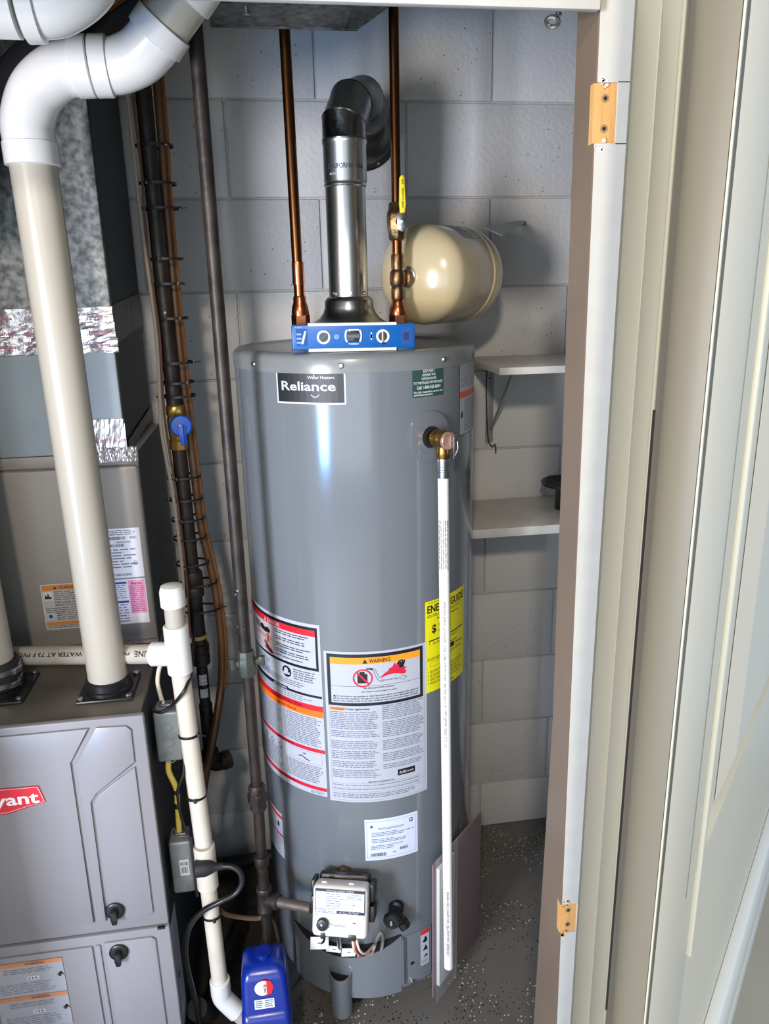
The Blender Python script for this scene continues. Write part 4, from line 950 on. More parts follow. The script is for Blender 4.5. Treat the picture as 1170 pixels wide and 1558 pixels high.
for zt in (.384, .304):
    P.rect(-.58, zt-.0095, -.4525, zt, (196, 128, 84), 2); P.text('WARNING', -.520, zt-.0080, -.485, .006, (120, 60, 40), 3, True); P.fine(-.56, zt-.030, -.470, zt-.014, .0045, (110, 112, 124), 2)
    P.rect(-.520, zt-.043, -.498, zt-.035, (200, 200, 206), 2)
    for k in range(3): P.disc(-.516+k*.006, zt-.039, .0018, (60, 60, 66), 3, 10)
    P.poly([(-.468, zt-.040), (-.462, zt-.034), (-.459, zt-.031), (-.456, zt-.034), (-.4535, zt-.041), (-.458, zt-.038), (-.459, zt-.043), (-.464, zt-.043), (-.464, zt-.038)], BLACK, 3)
    P.fine(-.57, zt-.074, -.470, zt-.048, .0052, (124, 126, 138), 2); P.frame(-.58, zt-.079, -.4525, zt, .0004, (90, 92, 104), 3)
P.rect(-.508, .221, -.498, .229, (90, 92, 100), 3)
lab(P.build('warning_sheet', fu), 'faded gray label sheet with two orange bands')

# evaporator coil cabinet above, plenum above that
co = thing('coil_cabinet', 'warm gray coil cabinet standing on the furnace with paper labels', 'cabinet', (-.52, 1.70, .868))
CY = 1.514
m = MB(); m.box((-.79, CY+.006, .8685), (-.266, 1.86, 1.277), .002); m.build('casing', M_coil, co)
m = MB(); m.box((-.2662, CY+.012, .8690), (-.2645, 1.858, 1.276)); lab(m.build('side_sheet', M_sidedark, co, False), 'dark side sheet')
m = MB(); m.box((-.795, CY-.004, .880), (-.2655, CY+.008, 1.253), .006, 3); m.build('front_panel', M_coil, co)
m = MB(); m.box((-.79, CY-.001, 1.2555), (-.264, CY+.01, 1.278), .0015); m.build('top_rail', M_coil, co)
LY = CY-.0042
P = Print(front_fn(LY))
P.rect(-.480, .921, -.345, 1.019, (170, 168, 166), 1); P.frame(-.480, .921, -.345, 1.019, .0012, (210, 206, 200), 2)
P.rect(-.478, 1.006, -.346, 1.017, (198, 122, 44), 2); P.text('WARNING', -.445, 1.0085, -.405, .006, (90, 44, 10), 3, True); P.poly([(-.456, 1.0085), (-.449, 1.0085), (-.4525, 1.015)], BLACK, 3)
P.rect(-.477, .985, -.459, 1.003, (200, 198, 196), 2); P.poly([(-.475, .988), (-.461, .988), (-.462, .994), (-.465, .992), (-.467, 1.001), (-.470, .993), (-.473, .998)], BLACK, 3)
P.fine(-.456, .983, -.350, 1.004, .0042, (80, 80, 84), 2); P.text('EXPLOSION HAZARD', -.456, .9775, -.400, .0042, (50, 50, 54), 2, True); P.text('RIESGO DE EXPLOSION', -.456, .9715, -.395, .0042, (50, 50, 54), 2, True)
P.fine(-.475, .958, -.350, .969, .0042, (80, 80, 84), 2); P.rect(-.475, .943, -.461, .957, (180, 180, 180), 2); P.disc(-.468, .950, .004, (40, 60, 90), 3, 12); P.fine(-.456, .940, -.350, .957, .0042, (80, 80, 84), 2)
P.rect(-.478, .931, -.346, .9375, (198, 122, 44), 2); P.fine(-.475, .923, -.350, .930, .0036, (90, 90, 94), 2)
lab(P.build('warning_label', co), 'label with orange bands and a flame symbol')
P = Print(front_fn(LY)); c = (226, 228, 240)
P.rect(-.362, 1.022, -.2765, 1.127, c, 1); P.fine(-.350, 1.113, -.285, 1.124, .004, (90, 92, 104), 2); P.bars(-.352, 1.1035, -.305, 1.1100, (50, 50, 60), 2); P.bars(-.296, 1.1045, -.284, 1.1095, (50, 50, 60), 2)
P.text('CNPVP2417ALA', -.325, 1.0965, -.295, .0035, (60, 62, 74), 2); P.bars(-.352, 1.0885, -.308, 1.0945, (70, 70, 80), 2); P.fine(-.352, 1.040, -.284, 1.085, .0062, (120, 124, 140), 2, .6)
P.annulus(-.291, 1.053, .0038, .0046, (50, 50, 60), 3, 18); P.text('UL', -.2935, 1.0512, -.2885, .0036, (50, 50, 60), 3); P.bars(-.350, 1.0265, -.300, 1.0315, (100, 104, 120), 2)
lab(P.build('data_label', co), 'white data label with barcodes')
P = Print(front_fn(LY))
P.rect(-.362, .921, -.2765, 1.019, c, 1); P.rect(-.350, 1.0095, -.3135, 1.0135, (40, 44, 140), 2); P.rect(-.352, .968, -.313, .9725, (40, 44, 140), 2)
P.fine(-.350, .974, -.3135, 1.008, .0045, (120, 130, 190), 2); P.fine(-.350, .926, -.3135, .966, .006, (120, 130, 190), 2)
P.rect(-.311, .943, -.2785, 1.0165, (236, 160, 196), 2); P.text('Puron', -.305, 1.0065, -.2845, .0055, (60, 20, 70), 3); P.fine(-.309, .945, -.2805, 1.0045, .0042, (150, 80, 130), 3)
lab(P.build('refrigerant_label', co), 'white and pink refrigerant label')

pl = thing('plenum', 'galvanized plenum above the coil cabinet sealed with foil tape', 'duct', (-.52, 1.70, 1.278))
m = MB(); m.box((-.78, 1.516, 1.2785), (-.2845, 1.86, 1.484), .0015); m.build('lower_section', M_galvplain, pl, False)
m = MB(); m.box((-.78, 1.518, 1.484), (-.2825, 1.86, 2.395), .0015); lab(m.build('upper_section', M_galvplenum, pl, False), 'mottled upper duct section')
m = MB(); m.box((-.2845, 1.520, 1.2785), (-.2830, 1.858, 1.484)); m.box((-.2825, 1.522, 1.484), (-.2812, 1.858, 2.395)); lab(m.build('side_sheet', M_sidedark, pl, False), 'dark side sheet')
def tape(x0, x1, y0, y1, z0, z1, amp, mm=M_foil, name='foil_tape', nx=40, nz=6):
    m = MB(); V = []
    for i in range(nx+1):
        row = []
        for k in range(nz+1):
            t = i/nx; x = x0+(x1-x0)*t; y = y0+(y1-y0)*t; z = z0+(z1-z0)*k/nz+random.uniform(-.0012, .0012)
            row.append(m.bm.verts.new((x, y-random.random()*amp, z)))
        V.append(row)
    for i in range(nx):
        for k in range(nz): m.bm.faces.new((V[i][k], V[i+1][k], V[i+1][k+1], V[i][k+1]))
    return m.build(name, mm, pl, False)
t1 = tape(-.78, -.280, 1.5145, 1.5145, 1.522, 1.552, .0016)
t2 = tape(-.78, -.278, 1.5115, 1.5115, 1.494, 1.524, .0022)
t3 = tape(-.78, -.276, 1.5125, 1.5125, 1.470, 1.496, .0022)
t4 = tape(-.40, -.2815, 1.5135, 1.5135, 1.285, 1.345, .0018)
t5 = tape(-.335, -.263, 1.5110, 1.5110, 1.262, 1.290, .0030)
def side_tape(z0, z1, y0, y1):
    m = MB(); n = 24; V = []
    for i in range(n+1):
        y = y0+(y1-y0)*i/n; V.append([m.bm.verts.new((-.2800+random.random()*.0015, y, z0+(z1-z0)*k/4+(.02*(i/n)))) for k in range(5)])
    for i in range(n):
        for k in range(4): m.bm.faces.new((V[i][k], V[i+1][k], V[i+1][k+1], V[i][k+1]))
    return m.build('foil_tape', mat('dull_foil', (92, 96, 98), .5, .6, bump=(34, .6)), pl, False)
side_tape(1.485, 1.555, 1.516, 1.85); side_tape(1.275, 1.300, 1.516, 1.85)
P = Print(front_fn(1.5095)); 
for z in (1.527, 1.500, 1.476):
    for k in range(6): P.text('nashua', -.60+k*.055, z+.006, -.565+k*.055, .006, (176, 112, 140), 4); P.fine(-.60+k*.055, z, -.57+k*.055, z+.004, .003, (176, 112, 140), 4)
for k in range(2): P.text('UL 181', -.345+k*.035, 1.300, -.318+k*.035, .007, (176, 80, 120), 4)
lab(P.build('tape_lettering', pl), 'faint purple lettering on the foil tape')['kind'] = 'stuff'

# ================================================================== PVC VENT PIPES
pv = thing('exhaust_pipe', 'thick white plastic vent pipe rising from the furnace and elbowing right', 'pipe', (-.331, 1.333, .868))
PB = Vector((-.3305, 1.333, .868)); PT = Vector((-.337, 1.333, 1.775))
m = MB(); m.cyl(PB+Vector((0, 0, .012)), PT, .0348, .0348, 48); m.build('riser', M_pvc, pv)
def hub(c, d_, L, r, par, mm=M_pvcfit, nm='hub'):
    d_ = Vector(d_).normalized(); m = MB(); m.lathe(Vector(c)-d_*L/2, d_, [(r-.003, 0), (r, .0015), (r, L-.0015), (r-.003, L)], 48); return m.build(nm, mm, par)
hub((-.3372, 1.333, 1.781), (0, 0, 1), .034, .0405, pv)
m = MB(); m.tube([(-.3372, 1.333, 1.796), (-.3365, 1.333, 1.826), (-.318, 1.333, 1.866), (-.283, 1.331, 1.893), (-.248, 1.330, 1.900), (-.236, 1.329, 1.901)], .0385, 40, True, 8); m.build('elbow', M_pvcfit, pv)
hub((-.247, 1.329, 1.9005), (1, 0, .06), .026, .0425, pv); hub((-.219, 1.327, 1.9010), (1, 0, .04), .026, .0425, pv)
m = MB(); m.tube([(-.208, 1.326, 1.901), (-.190, 1.324, 1.903), (-.163, 1.318, 1.913), (-.142, 1.310, 1.928), (-.128, 1.304, 1.942)], .0385, 40, True, 8); m.build('elbow', M_pvcfit, pv)
dA = Vector((.66, -.22, .72)).normalized()
cA = Vector((-.128, 1.304, 1.942)); hub(cA, dA, .030, .0430, pv)
m = MB(); m.cyl(cA, cA+dA*.26, .0385, n=40); m.build('upper_pipe', M_pvc, pv)
hub(cA+dA*.075, dA, .034, .0430, pv)
def flange(c, par, half, clamp=False):
    m = MB(); m.box((c.x-half, c.y-half, .8685), (c.x+half, c.y+half, .8745), .003); m.lathe((c.x, c.y, 0), (0, 0, 1), [(.043, .8745), (.043, .880), (.0395, .882), (.0395, .895), (.036, .897)], 40)
    m.build('flange', M_black, par)
    for sx in (-1, 1):
        for sy in (-1, 1):
            m = MB(); p = Vector((c.x+sx*(half-.008), c.y+sy*(half-.008), .8745)); m.hexn(p, p+Vector((0, 0, .0045)), .0052, 8); m.build('flange_screw', M_steel, par)
flange(PB, pv, .050)
p2 = thing('intake_pipe', 'white plastic pipe in a clamped rubber coupling at the left edge', 'pipe', (-.535, 1.365, .868))
PC2 = Vector((-.535, 1.365, .868))
m = MB(); m.cyl(PC2+Vector((0, 0, .05)), PC2+Vector((-.01, 0, 1.50)), .0348, n=48); m.build('riser', M_pvc, p2)
flange(PC2, p2, .058)
m = MB(); m.lathe(PC2, (0, 0, 1), [(.042, .015), (.043, .018), (.043, .060), (.041, .063), (.0395, .066)], 40); m.build('rubber_coupling', M_rubber, p2)
for h_, an in ((.026, -.55), (.050, -.35)):
    m = MB(); m.lathe(PC2+Vector((0, 0, h_-.005)), (0, 0, 1), [(.0432, 0), (.0440, .0005), (.0440, .0095), (.0432, .010)], 48); cl_ = m.build('hose_clamp', M_steel, p2)
    m = MB(); c = PC2+Vector((.047*math.cos(an), .047*math.sin(an), h_)); q = Matrix.Rotation(an, 3, 'Z')
    m.box(c-Vector((.004, .010, .006)), c+Vector((.004, .010, .006)), .002, 2, q, c); m.hexn(c+q @ Vector((0, -.016, 0)), c+q @ Vector((0, -.009, 0)), .0048); o = m.build('clamp_screw', M_steel, cl_); o.location = (0, 0, 0)
p3 = thing('overhead_pipe', 'white plastic pipe elbow at the top left corner', 'pipe', (-.25, 1.15, 1.93))
m = MB(); m.tube([(-.70, 1.15, 1.927), (-.50, 1.15, 1.927), (-.285, 1.15, 1.927)], .0400, 40, False); m.build('run', M_pvcfit, p3)
hub((-.268, 1.15, 1.927), (1, 0, .03), .022, .0445, p3)
m = MB(); m.tube([(-.262, 1.15, 1.927), (-.235, 1.148, 1.931), (-.200, 1.144, 1.952), (-.180, 1.140, 1.985), (-.174, 1.138, 2.02)], .0400, 40, True, 8); m.build('elbow', M_pvcfit, p3)
hub((-.174, 1.138, 2.035), (0, 0, 1), .03, .0445, p3)
ins = thing('suction_line', 'black foam insulated line arching behind the white elbow', 'pipe', (-.40, 1.45, 1.85))
m = MB(); m.tube([(-.52, 1.43, 1.66), (-.46, 1.435, 1.78), (-.395, 1.44, 1.880), (-.300, 1.445, 1.965), (-.190, 1.45, 2.035), (-.10, 1.46, 2.10)], .037, 24, True, 8); m.build('foam_sleeve', M_insul, ins)
ct_ = tag(MB().build('x', M_copper) if False else (lambda: (lambda m: (m.tube([(-.46, 1.385, 1.72), (-.415, 1.388, 1.815), (-.335, 1.39, 1.912), (-.270, 1.39, 1.958), (-.170, 1.39, 2.022), (-.10, 1.39, 2.07)], .0042, 12), m.build('liquid_line', M_copper))[1])(MB()))(), 'thin bright copper line running diagonally at the upper left', 'pipe')

# ================================================================== CONDENSATE PIPING
cdp = thing('condensate_drain', 'white plastic drain pipe with a capped tee beside the furnace', 'pipe', (-.19, 1.3, 0))
cx0 = -.1955
m = MB(); m.cyl((-.56, 1.44, .905), (-.232, 1.325, .936), .0180, n=32); hz = m.build('horizontal_run', M_pvc, cdp)
ah = Vector((-.232, 1.325, .936))-Vector((-.56, 1.44, .905)); ahn = ah.normalized(); up_ = Vector((0, 0, 1)); fr = (up_.cross(ahn)); fr = fr if fr.y < 0 else -fr
def hfn(u, v, l):
    f = (fr*.8+up_*.45).normalized(); g = ahn.cross(f); g = -g if g.z < 0 else g; a_ = v/.018
    return Vector((-.232, 1.325, .936))-ahn*u+(f*math.cos(a_)-g*math.sin(a_))*(.0182+l)
P = Print(hfn)
P.text('CRESLINE', -.022, -.004, .042, .0100, BLACK, 1, True); P.text('PVC', .052, -.003, .072, .0060, BLACK, 1, True); P.text('200 PSI WATER AT 73 F PVC', .100, -.004, .285, .0075, BLACK, 1, True)
lab(P.build('pipe_lettering', cdp), 'black lettering upside down along the run')['kind'] = 'stuff'
m = MB(); m.cyl((-.245, 1.3295, .9345), (-.196, 1.3125, .939), .0225, n=32); m.lathe((cx0, 1.305, 0), (0, 0, 1), [(.0205, .905), (.0225, .907), (.0225, .998), (.0205, 1.0)], 32); m.build('tee', M_pvcfit, cdp)
m = MB(); m.cyl((cx0, 1.305, .995), (cx0, 1.305, 1.045), .0172, n=32); m.build('stub', M_pvc, cdp)
m = MB(); m.lathe((cx0, 1.305, 0), (0, 0, 1), [(.0205, 1.037), (.0222, 1.039), (.0222, 1.066), (.019, 1.076), (.010, 1.079)], 32); m.build('cap', M_pvcfit, cdp)
m = MB(); m.cyl((cx0, 1.305, .91), (-.186, 1.303, .53), .0172, n=32); m.build('drop', M_pvcold, cdp)
m = MB(); m.lathe((-.186, 1.303, 0), (0, 0, 1), [(.0195, .425), (.0212, .427), (.0212, .523), (.0195, .525)], 32); m.build('coupling', M_pvcold, cdp)
m = MB(); m.cyl((-.186, 1.303, .43), (-.182, 1.302, .172), .0165, n=32); m.build('drop', M_pvcold, cdp)
m = MB(); m.lathe((-.182, 1.302, 0), (0, 0, 1), [(.0195, .150), (.0212, .152), (.0212, .186), (.0195, .188)], 32); m.tube([(-.182, 1.302, .158), (-.180, 1.301, .140), (-.165, 1.298, .118), (-.152, 1.295, .102)], .0205, 28, True, 5); m.build('elbow', M_pvcfit, cdp)
m = MB(); m.cyl((-.160, 1.297, .112), (-.098, 1.287, .028), .0172, n=32); m.build('foot_run', M_pvc, cdp)

# zip ties
def zip_tie(c, axis, rx, ry, label, head=0, tail=.02, group='black zip ties around the pipe bundle', xa=(1, 0, 0)):
    t = thing('zip_tie', label, 'zip tie', tuple(c), group)
    c = Vector(c); m = MB(); axis = Vector(axis).normalized()
    R_ = 1.0; n = 28; m_ = 6; x = Vector(xa); x = (x-axis*x.dot(axis)).normalized(); y = axis.cross(x)
    rings = []
    for i in range(n):
        a = 2*PI*i/n; p = c+x*rx*math.cos(a)+y*ry*math.sin(a); rad = (x*math.cos(a)*ry+y*math.sin(a)*rx).normalized()
        rings.append([m.bm.verts.new(p+rad*q[0]+axis*q[1]) for q in ((0, -.0024), (.0013, -.0024), (.0013, .0024), (0, .0024))])
    for i in range(n):
        A, B = rings[i], rings[(i+1) % n]
        for k in range(4): m.bm.faces.new((A[k], A[(k+1) % 4], B[(k+1) % 4], B[k]))
    m.build('strap', M_black, t)
    a = head; p = c+x*rx*math.cos(a)+y*ry*math.sin(a)
    d_ = (p-c).normalized(); m = MB(); m.box(p-Vector((.003, .003, .0035))+d_*.003, p+Vector((.003, .003, .0035))+d_*.003, .0008)
    if tail: m.tube([p+d_*.004, p+d_*(.004+tail)], .0016, 6, False)
    m.build('lock_head', M_black, t)
    return t

# ================================================================== PIPE BUNDLE AT THE BACK LEFT
LX, LYY = -.192, 1.60
lp = thing('iron_pipe', 'dark iron pipe with brass ball valve, rising at the back between furnace and heater', 'pipe', (LX, LYY, .53))
m = MB(); m.cyl((LX-.004, LYY, 1.352), (LX-.004, LYY, 2.395), .0150, n=28); m.build('upper_pipe', M_iron, lp)
m = MB(); m.cyl((LX, LYY, .985), (LX-.003, LYY, 1.270), .0150, n=28); m.build('middle_pipe', M_irondark, lp)
m = MB(); m.lathe((LX-.003, LYY, 0), (0, 0, 1), [(.016, 1.262), (.019, 1.264), (.0195, 1.282), (.016, 1.285), (.0175, 1.292), (.0185, 1.325), (.0165, 1.332), (.0185, 1.336), (.0185, 1.352), (.016, 1.355)], 8)
m.cyl((LX-.003, LYY, 1.309), (LX+.004, LYY-.034, 1.309), .008, n=12); lab(m.build('valve_body', M_brassyellow, lp), 'bright yellow brass valve body')
m = MB(); hc = Vector((LX+.010, LYY-.036, 1.318)); hd = Vector((.1, -1, .1)).normalized()
m.lathe(hc, hd, [(.0200, 0), (.0220, .002), (.0220, .008), (.019, .011), (.006, .012)], 28)
m.prism([hc+Vector((-.007, -.004, 0)), hc+Vector((.011, -.004, 0)), hc+Vector((.010, -.004, -.034)), hc+Vector((.006, -.004, -.040)), hc+Vector((.000, -.004, -.040)), hc+Vector((-.003, -.004, -.034))], (0, -.010, 0), .002)
m.prism([hc+Vector((.000, -.014, .004)), hc+Vector((.006, -.014, .004)), hc+Vector((.006, -.014, -.036)), hc+Vector((.001, -.014, -.036))], (0, -.006, 0), .0015)
hb = lab(m.build('handle', M_blue, lp), 'blue lever handle')
m = MB(); m.cyl(hc+hd*.011, hc+hd*.0135, .003, n=8); o = m.build('handle_screw', M_steel, hb); o.location = (0, 0, 0)
m = MB(); m.lathe((LX, LYY, 0), (0, 0, 1), [(.0195, .935), (.021, .938), (.021, .955), (.0195, .958), (.021, .961), (.021, .988), (.0185, .994)], 28); m.build('coupling', M_irondark, lp)
m = MB(); m.cyl((LX, LYY, .835), (LX, LYY, .94), .0155, n=28); m.build('black_sleeve', M_rubber, lp)
m = MB(); m.lathe((LX, LYY, 0), (0, 0, 1), [(.015, .835), (.0165, .830), (.0165, .822), (.0205, .820), (.0205, .800), (.0175, .797), (.0205, .793), (.0205, .772), (.016, .768)][::-1], 10); m.build('union', M_irondark, lp)
m = MB(); m.cyl((LX, LYY, .835), (LX, LYY, .843), .018, n=20); lab(m.build('thread_seal', mat('yellow_thread_tape', (190, 168, 90), .7), lp), 'yellowish thread sealant')
m = MB(); m.cyl((LX, LYY, .665), (LX, LYY, .772), .0125, n=24); m.build('labelled_nipple', M_rubber, lp)
P = Print(lambda u, v, l: Vector((LX+(.0126+l)*math.sin(u/.0126), LYY-(.0126+l)*math.cos(u/.0126), v)))
P.rect(-.008, .722, .010, .748, (206, 206, 206), 1, .004); P.rect(-.008, .690, .010, .712, (206, 206, 206), 1, .004); P.fine(-.007, .724, .009, .746, .005, (60, 60, 64), 2); P.fine(-.007, .692, .009, .710, .005, (60, 60, 64), 2)
lab(P.build('white_sticker', lp), 'two small white stickers')
m = MB(); m.cyl((LX, LYY, .535), (LX, LYY, .668), .0150, n=24); m.build('lower_pipe', M_irondark, lp)
m = MB(); m.lathe((LX, LYY, 0), (0, 0, 1), [(.018, .515), (.020, .518), (.020, .545), (.018, .548)], 24); m.tube([(LX, LYY, .53), (LX+.006, LYY+.004, .510), (LX+.018, LYY+.012, .502), (LX+.034, LYY+.020, .503)], .0185, 20, True, 5); m.cyl((LX+.026, LYY+.016, .503), (LX+.040, LYY+.024, .503), .022, n=24)
m.build('elbow', M_irondark, lp)
tt = thing('tan_tube', 'long tan plastic covered tube strapped to the right of the iron pipe', 'tube', (-.18, 1.62, .48))
m = MB(); m.tube([(-.168, 1.618, 2.39), (-.171, 1.618, 1.921), (-.176, 1.618, 1.715), (-.176, 1.618, 1.427), (-.170, 1.618, 1.206), (-.166, 1.618, 1.089), (-.152, 1.618, .981), (-.146, 1.616, .900), (-.145, 1.614, .80), (-.155, 1.612, .700), (-.176, 1.560, .610), (-.202, 1.550, .510), (-.222, 1.550, .40), (-.232, 1.55, .25)], .0092, 14, True, 6); m.build('sleeve', M_tan, tt)
m = MB(); m.tube([(-.159, 1.612, 2.39), (-.1608, 1.612, 1.921), (-.1655, 1.612, 1.715), (-.1655, 1.612, 1.427), (-.1600, 1.612, 1.206), (-.156, 1.612, 1.089), (-.142, 1.612, .981), (-.136, 1.610, .900), (-.135, 1.608, .80), (-.145, 1.606, .700)], .0035, 8, True, 6); lab(m.build('second_line', mat('copper_brown_line', (126, 84, 48), .35, .3), tt), 'thinner brown line beside the sleeve')
w1 = thing('thermostat_wire', 'thin gray wire strapped left of the iron pipe', 'wire', (-.215, 1.57, .9), 'thin wires strapped to the iron pipe')
m = MB(); m.tube([(-.224, 1.575, 2.39), (-.221, 1.575, 1.908), (-.220, 1.575, 1.711), (-.214, 1.575, 1.509), (-.219, 1.570, 1.37), (-.222, 1.570, 1.30), (-.213, 1.575, 1.167), (-.210, 1.575, 1.007), (-.214, 1.570, .917), (-.222, 1.54, .86)], .0036, 8, True, 6); m.build('jacket', M_wiregray, w1)
w2 = thing('thermostat_wire', 'thin brown wire twisting against the iron pipe', 'wire', (-.208, 1.57, .9), 'thin wires strapped to the iron pipe')
m = MB(); m.tube([(-.216, 1.578, 2.39), (-.212, 1.578, 1.9), (-.2105, 1.577, 1.80), (-.2135, 1.576, 1.65), (-.208, 1.577, 1.5), (-.213, 1.574, 1.37), (-.2125, 1.572, 1.30), (-.206, 1.577, 1.16), (-.203, 1.577, 1.0), (-.205, 1.574, .917), (-.206, 1.572, .85)], .0026, 8, True, 6); m.build('jacket', M_wirebrown, w2)
ys = [(221, 'topmost zip tie on the pipe bundle, just below the white elbow'), (276, 'second zip tie from the top of the pipe bundle'), (313, 'third zip tie from the top, with its tail to the right'), (390, 'fourth zip tie from the top of the pipe bundle'),
      (429, 'fifth zip tie from the top of the pipe bundle'), (484, 'sixth zip tie from the top, level with the foil tape'), (549, 'seventh zip tie from the top, with a long tail to the right'), (578, 'first of two zip ties just above the brass valve'), (598, 'second of two zip ties just above the brass valve'),
      (721, 'first zip tie below the blue valve handle'), (756, 'second zip tie below the blue handle, head to the left'), (788, 'third zip tie below the blue valve handle'), (816, 'fourth zip tie below the blue valve handle'), (852, 'fifth zip tie below the blue handle'), (881, 'zip tie just above the dark coupling'), (919, 'zip tie around the dark coupling with tail to the right')]
def ztie(ypx):
    # height of the tie on the pipe, read off the known stations of the bundle
    tab = [(200, 1.862), (500, 1.507), (800, 1.097), (1150, .531)]
    for (a, za), (b, zb) in zip(tab, tab[1:]):
        if ypx <= b: return za+(zb-za)*(ypx-a)/(b-a)
    return .53
for i, (yp, lb_) in enumerate(ys):
    z = ztie(yp); big = yp > 870
    right = i in (2, 6, 15); left = i in (8, 10)
    cx_ = -.190+(.004 if yp < 700 else 0)+(.008 if big else 0)
    zip_tie((cx_, 1.600, z), (.02*random.uniform(-1, 1), 0, 1), .034 if not big else .040, .026, lb_, head=(0 if right else PI if left else -PI/2+random.uniform(-.5, .8)), tail=(.012 if right else .006))

# ================================================================== GAS LINE
GX, GY = -.0788, 1.345
gp = thing('gas_pipe', 'long dark iron gas pipe in front of the heater left edge', 'gas pipe', (GX, GY, .2))
m = MB(); m.cyl((GX+.001, GY, .905), (GX-.001, GY, 2.39), .0118, n=24); m.build('riser', M_iron, gp)
m = MB(); m.cyl((GX+.002, GY, .60), (GX+.002, GY, .88), .0112, n=24); m.build('drop', M_irondark, gp)
m = MB(); m.lathe((GX+.002, GY, 0), (0, 0, 1), [(.0145, .866), (.0165, .869), (.0165, .880), (.0175, .884), (.0185, .892), (.0175, .900), (.0160, .905), (.0160, .916), (.014, .919)], 8)
m.cyl((GX-.022, GY-.004, .893), (GX+.028, GY+.004, .893), .0085, n=14); m.hexn((GX-.030, GY-.005, .893), (GX-.020, GY-.003, .893), .012); m.box((GX+.024, GY-.004, .884), (GX+.036, GY+.006, .904), .003)
lab(m.build('gas_cock', M_irongray, gp), 'greenish gray gas cock')
m = MB(); m.lathe((GX+.002, GY, 0), (0, 0, 1), [(.013, .560), (.0165, .563), (.0165, .580), (.0200, .583), (.0200, .600), (.0170, .603), (.0170, .618), (.014, .622)], 8); m.build('union', M_irondark, gp)
m = MB(); m.cyl((GX, GY, .445), (GX+.002, GY, .565), .0112, n=24); m.build('nipple', M_irondark, gp)
m = MB(); m.lathe((GX, GY, 0), (0, 0, 1), [(.0135, .425), (.0150, .427), (.0150, .447), (.0135, .449)], 20); m.build('coupling', M_iron, gp)
m = MB(); m.cyl((GX, GY, .36), (GX, GY, .43), .0112, n=24); m.build('nipple', M_irondark, gp)
m = MB(); m.lathe((GX, GY, 0), (0, 0, 1), [(.0145, .305), (.0165, .308), (.0165, .315), (.015, .317), (.015, .358), (.0165, .360), (.0165, .368), (.0145, .371)], 20)
gd = (Vector((.012, 1.290, .352))-Vector((GX, GY, .337))).normalized()
m.lathe(Vector((GX, GY, .337)), gd, [(.013, 0), (.014, .024), (.0165, .026), (.0165, .034), (.0145, .036)], 20); m.build('tee', M_iron, gp)
m = MB(); m.cyl(Vector((GX, GY, .337))+gd*.03, (.017, 1.287, .3525), .0108, n=20); m.build('valve_nipple', mat('gray_steel_nipple', (130, 120, 112), .38, .7, bump=(60, .2)), gp)
m = MB(); m.cyl((GX, GY, .225), (GX, GY, .31), .0112, n=24); m.lathe((GX, GY, 0), (0, 0, 1), [(.010, .196), (.0145, .200), (.0150, .222), (.0145, .230)], 20); m.build('drip_leg', M_iron, gp)

# ================================================================== ELECTRICAL
def jbox_thing(x0, x1, y0, y1, z0, z1, label, outlet=False):
    t = thing('junction_box', label, 'electrical box', (x0, y0, z0), 'steel junction boxes on the furnace side')
    m = MB(); m.box((x0, y0, z0), (x1, y1, z1), .006, 3); m.build('box', M_zincbox, t)
    for k in range(3 if not outlet else 1):
        zc = z1-.032-k*.033 if not outlet else z0+.018
        m = MB(); m.torus(((x0+x1)/2, y0-.0002, zc), (0, 1, 0), .0095, .0009, 22, 6); m.build('knockout', M_zincbox, t)
    m = MB(); m.box((x1-.001, y0-.004, z0-.010), (x1+.004, y1+.004, z1+.012), .0015); lab(m.build('cover_plate', mat('dark_cover', (44, 40, 48), .35, .3), t), 'dark cover plate on the right face')
    m = MB()
    for s_ in (-1, 1): m.cyl(((x0+x1)/2+s_*.009, (y0+y1)/2, z1), ((x0+x1)/2+s_*.009, (y0+y1)/2, z1+.012), .0022, n=8)
    m.box(((x0+x1)/2-.014, (y0+y1)/2-.005, z1+.001), ((x0+x1)/2+.014, (y0+y1)/2+.005, z1+.005), .001); m.build('cable_clamp', M_steel, t)
    return t
j1 = jbox_thing(-.2535, -.206, 1.300, 1.350, .722, .828, 'upper steel junction box with knockouts on the furnace side')
j2 = jbox_thing(-.2535, -.210, 1.300, 1.350, .418, .540, 'lower steel junction box with a barcode sticker and a plug', True)
P = Print(front_fn(1.2996)); P.rect(-.236, .462, -.218, .500, (226, 228, 232), 1); P.bars(-.234, .468, -.220, .482, (60, 60, 66), 2); P.bars(-.234, .486, -.220, .494, (60, 60, 66), 2)
lab(P.build('barcode_sticker', j2), 'white barcode sticker')
def cable(name, label, pts, r, mm, cat='cable', group=None):
    m = MB(); m.tube(pts, r, 10, True, 6); return tag(m.build(name, mm), label, cat, group)
cable('control_cable', 'white cable dropping from the drain pipe into the upper junction box', [(-.214, 1.36, .90), (-.238, 1.365, .895), (-.246, 1.350, .868), (-.240, 1.332, .842), (-.236, 1.326, .832)], .0042, M_wirewhite)
yc = thing('yellow_cable', 'yellow cable taped twice between the two junction boxes', 'cable', (-.235, 1.325, .54))
m = MB(); m.tube([(-.236, 1.318, .720), (-.238, 1.312, .695), (-.228, 1.312, .655), (-.230, 1.316, .610), (-.233, 1.322, .550)], .0055, 10); m.build('sheath', M_wireyellow, yc)
for z, x in ((.648, -.2285), (.616, -.2297)):
    m = MB(); m.lathe((x, 1.313, z-.005), (0, 0, 1), [(.0062, 0), (.0068, .001), (.0068, .009), (.0062, .010)], 14); m.build('tape_band', M_black, yc)
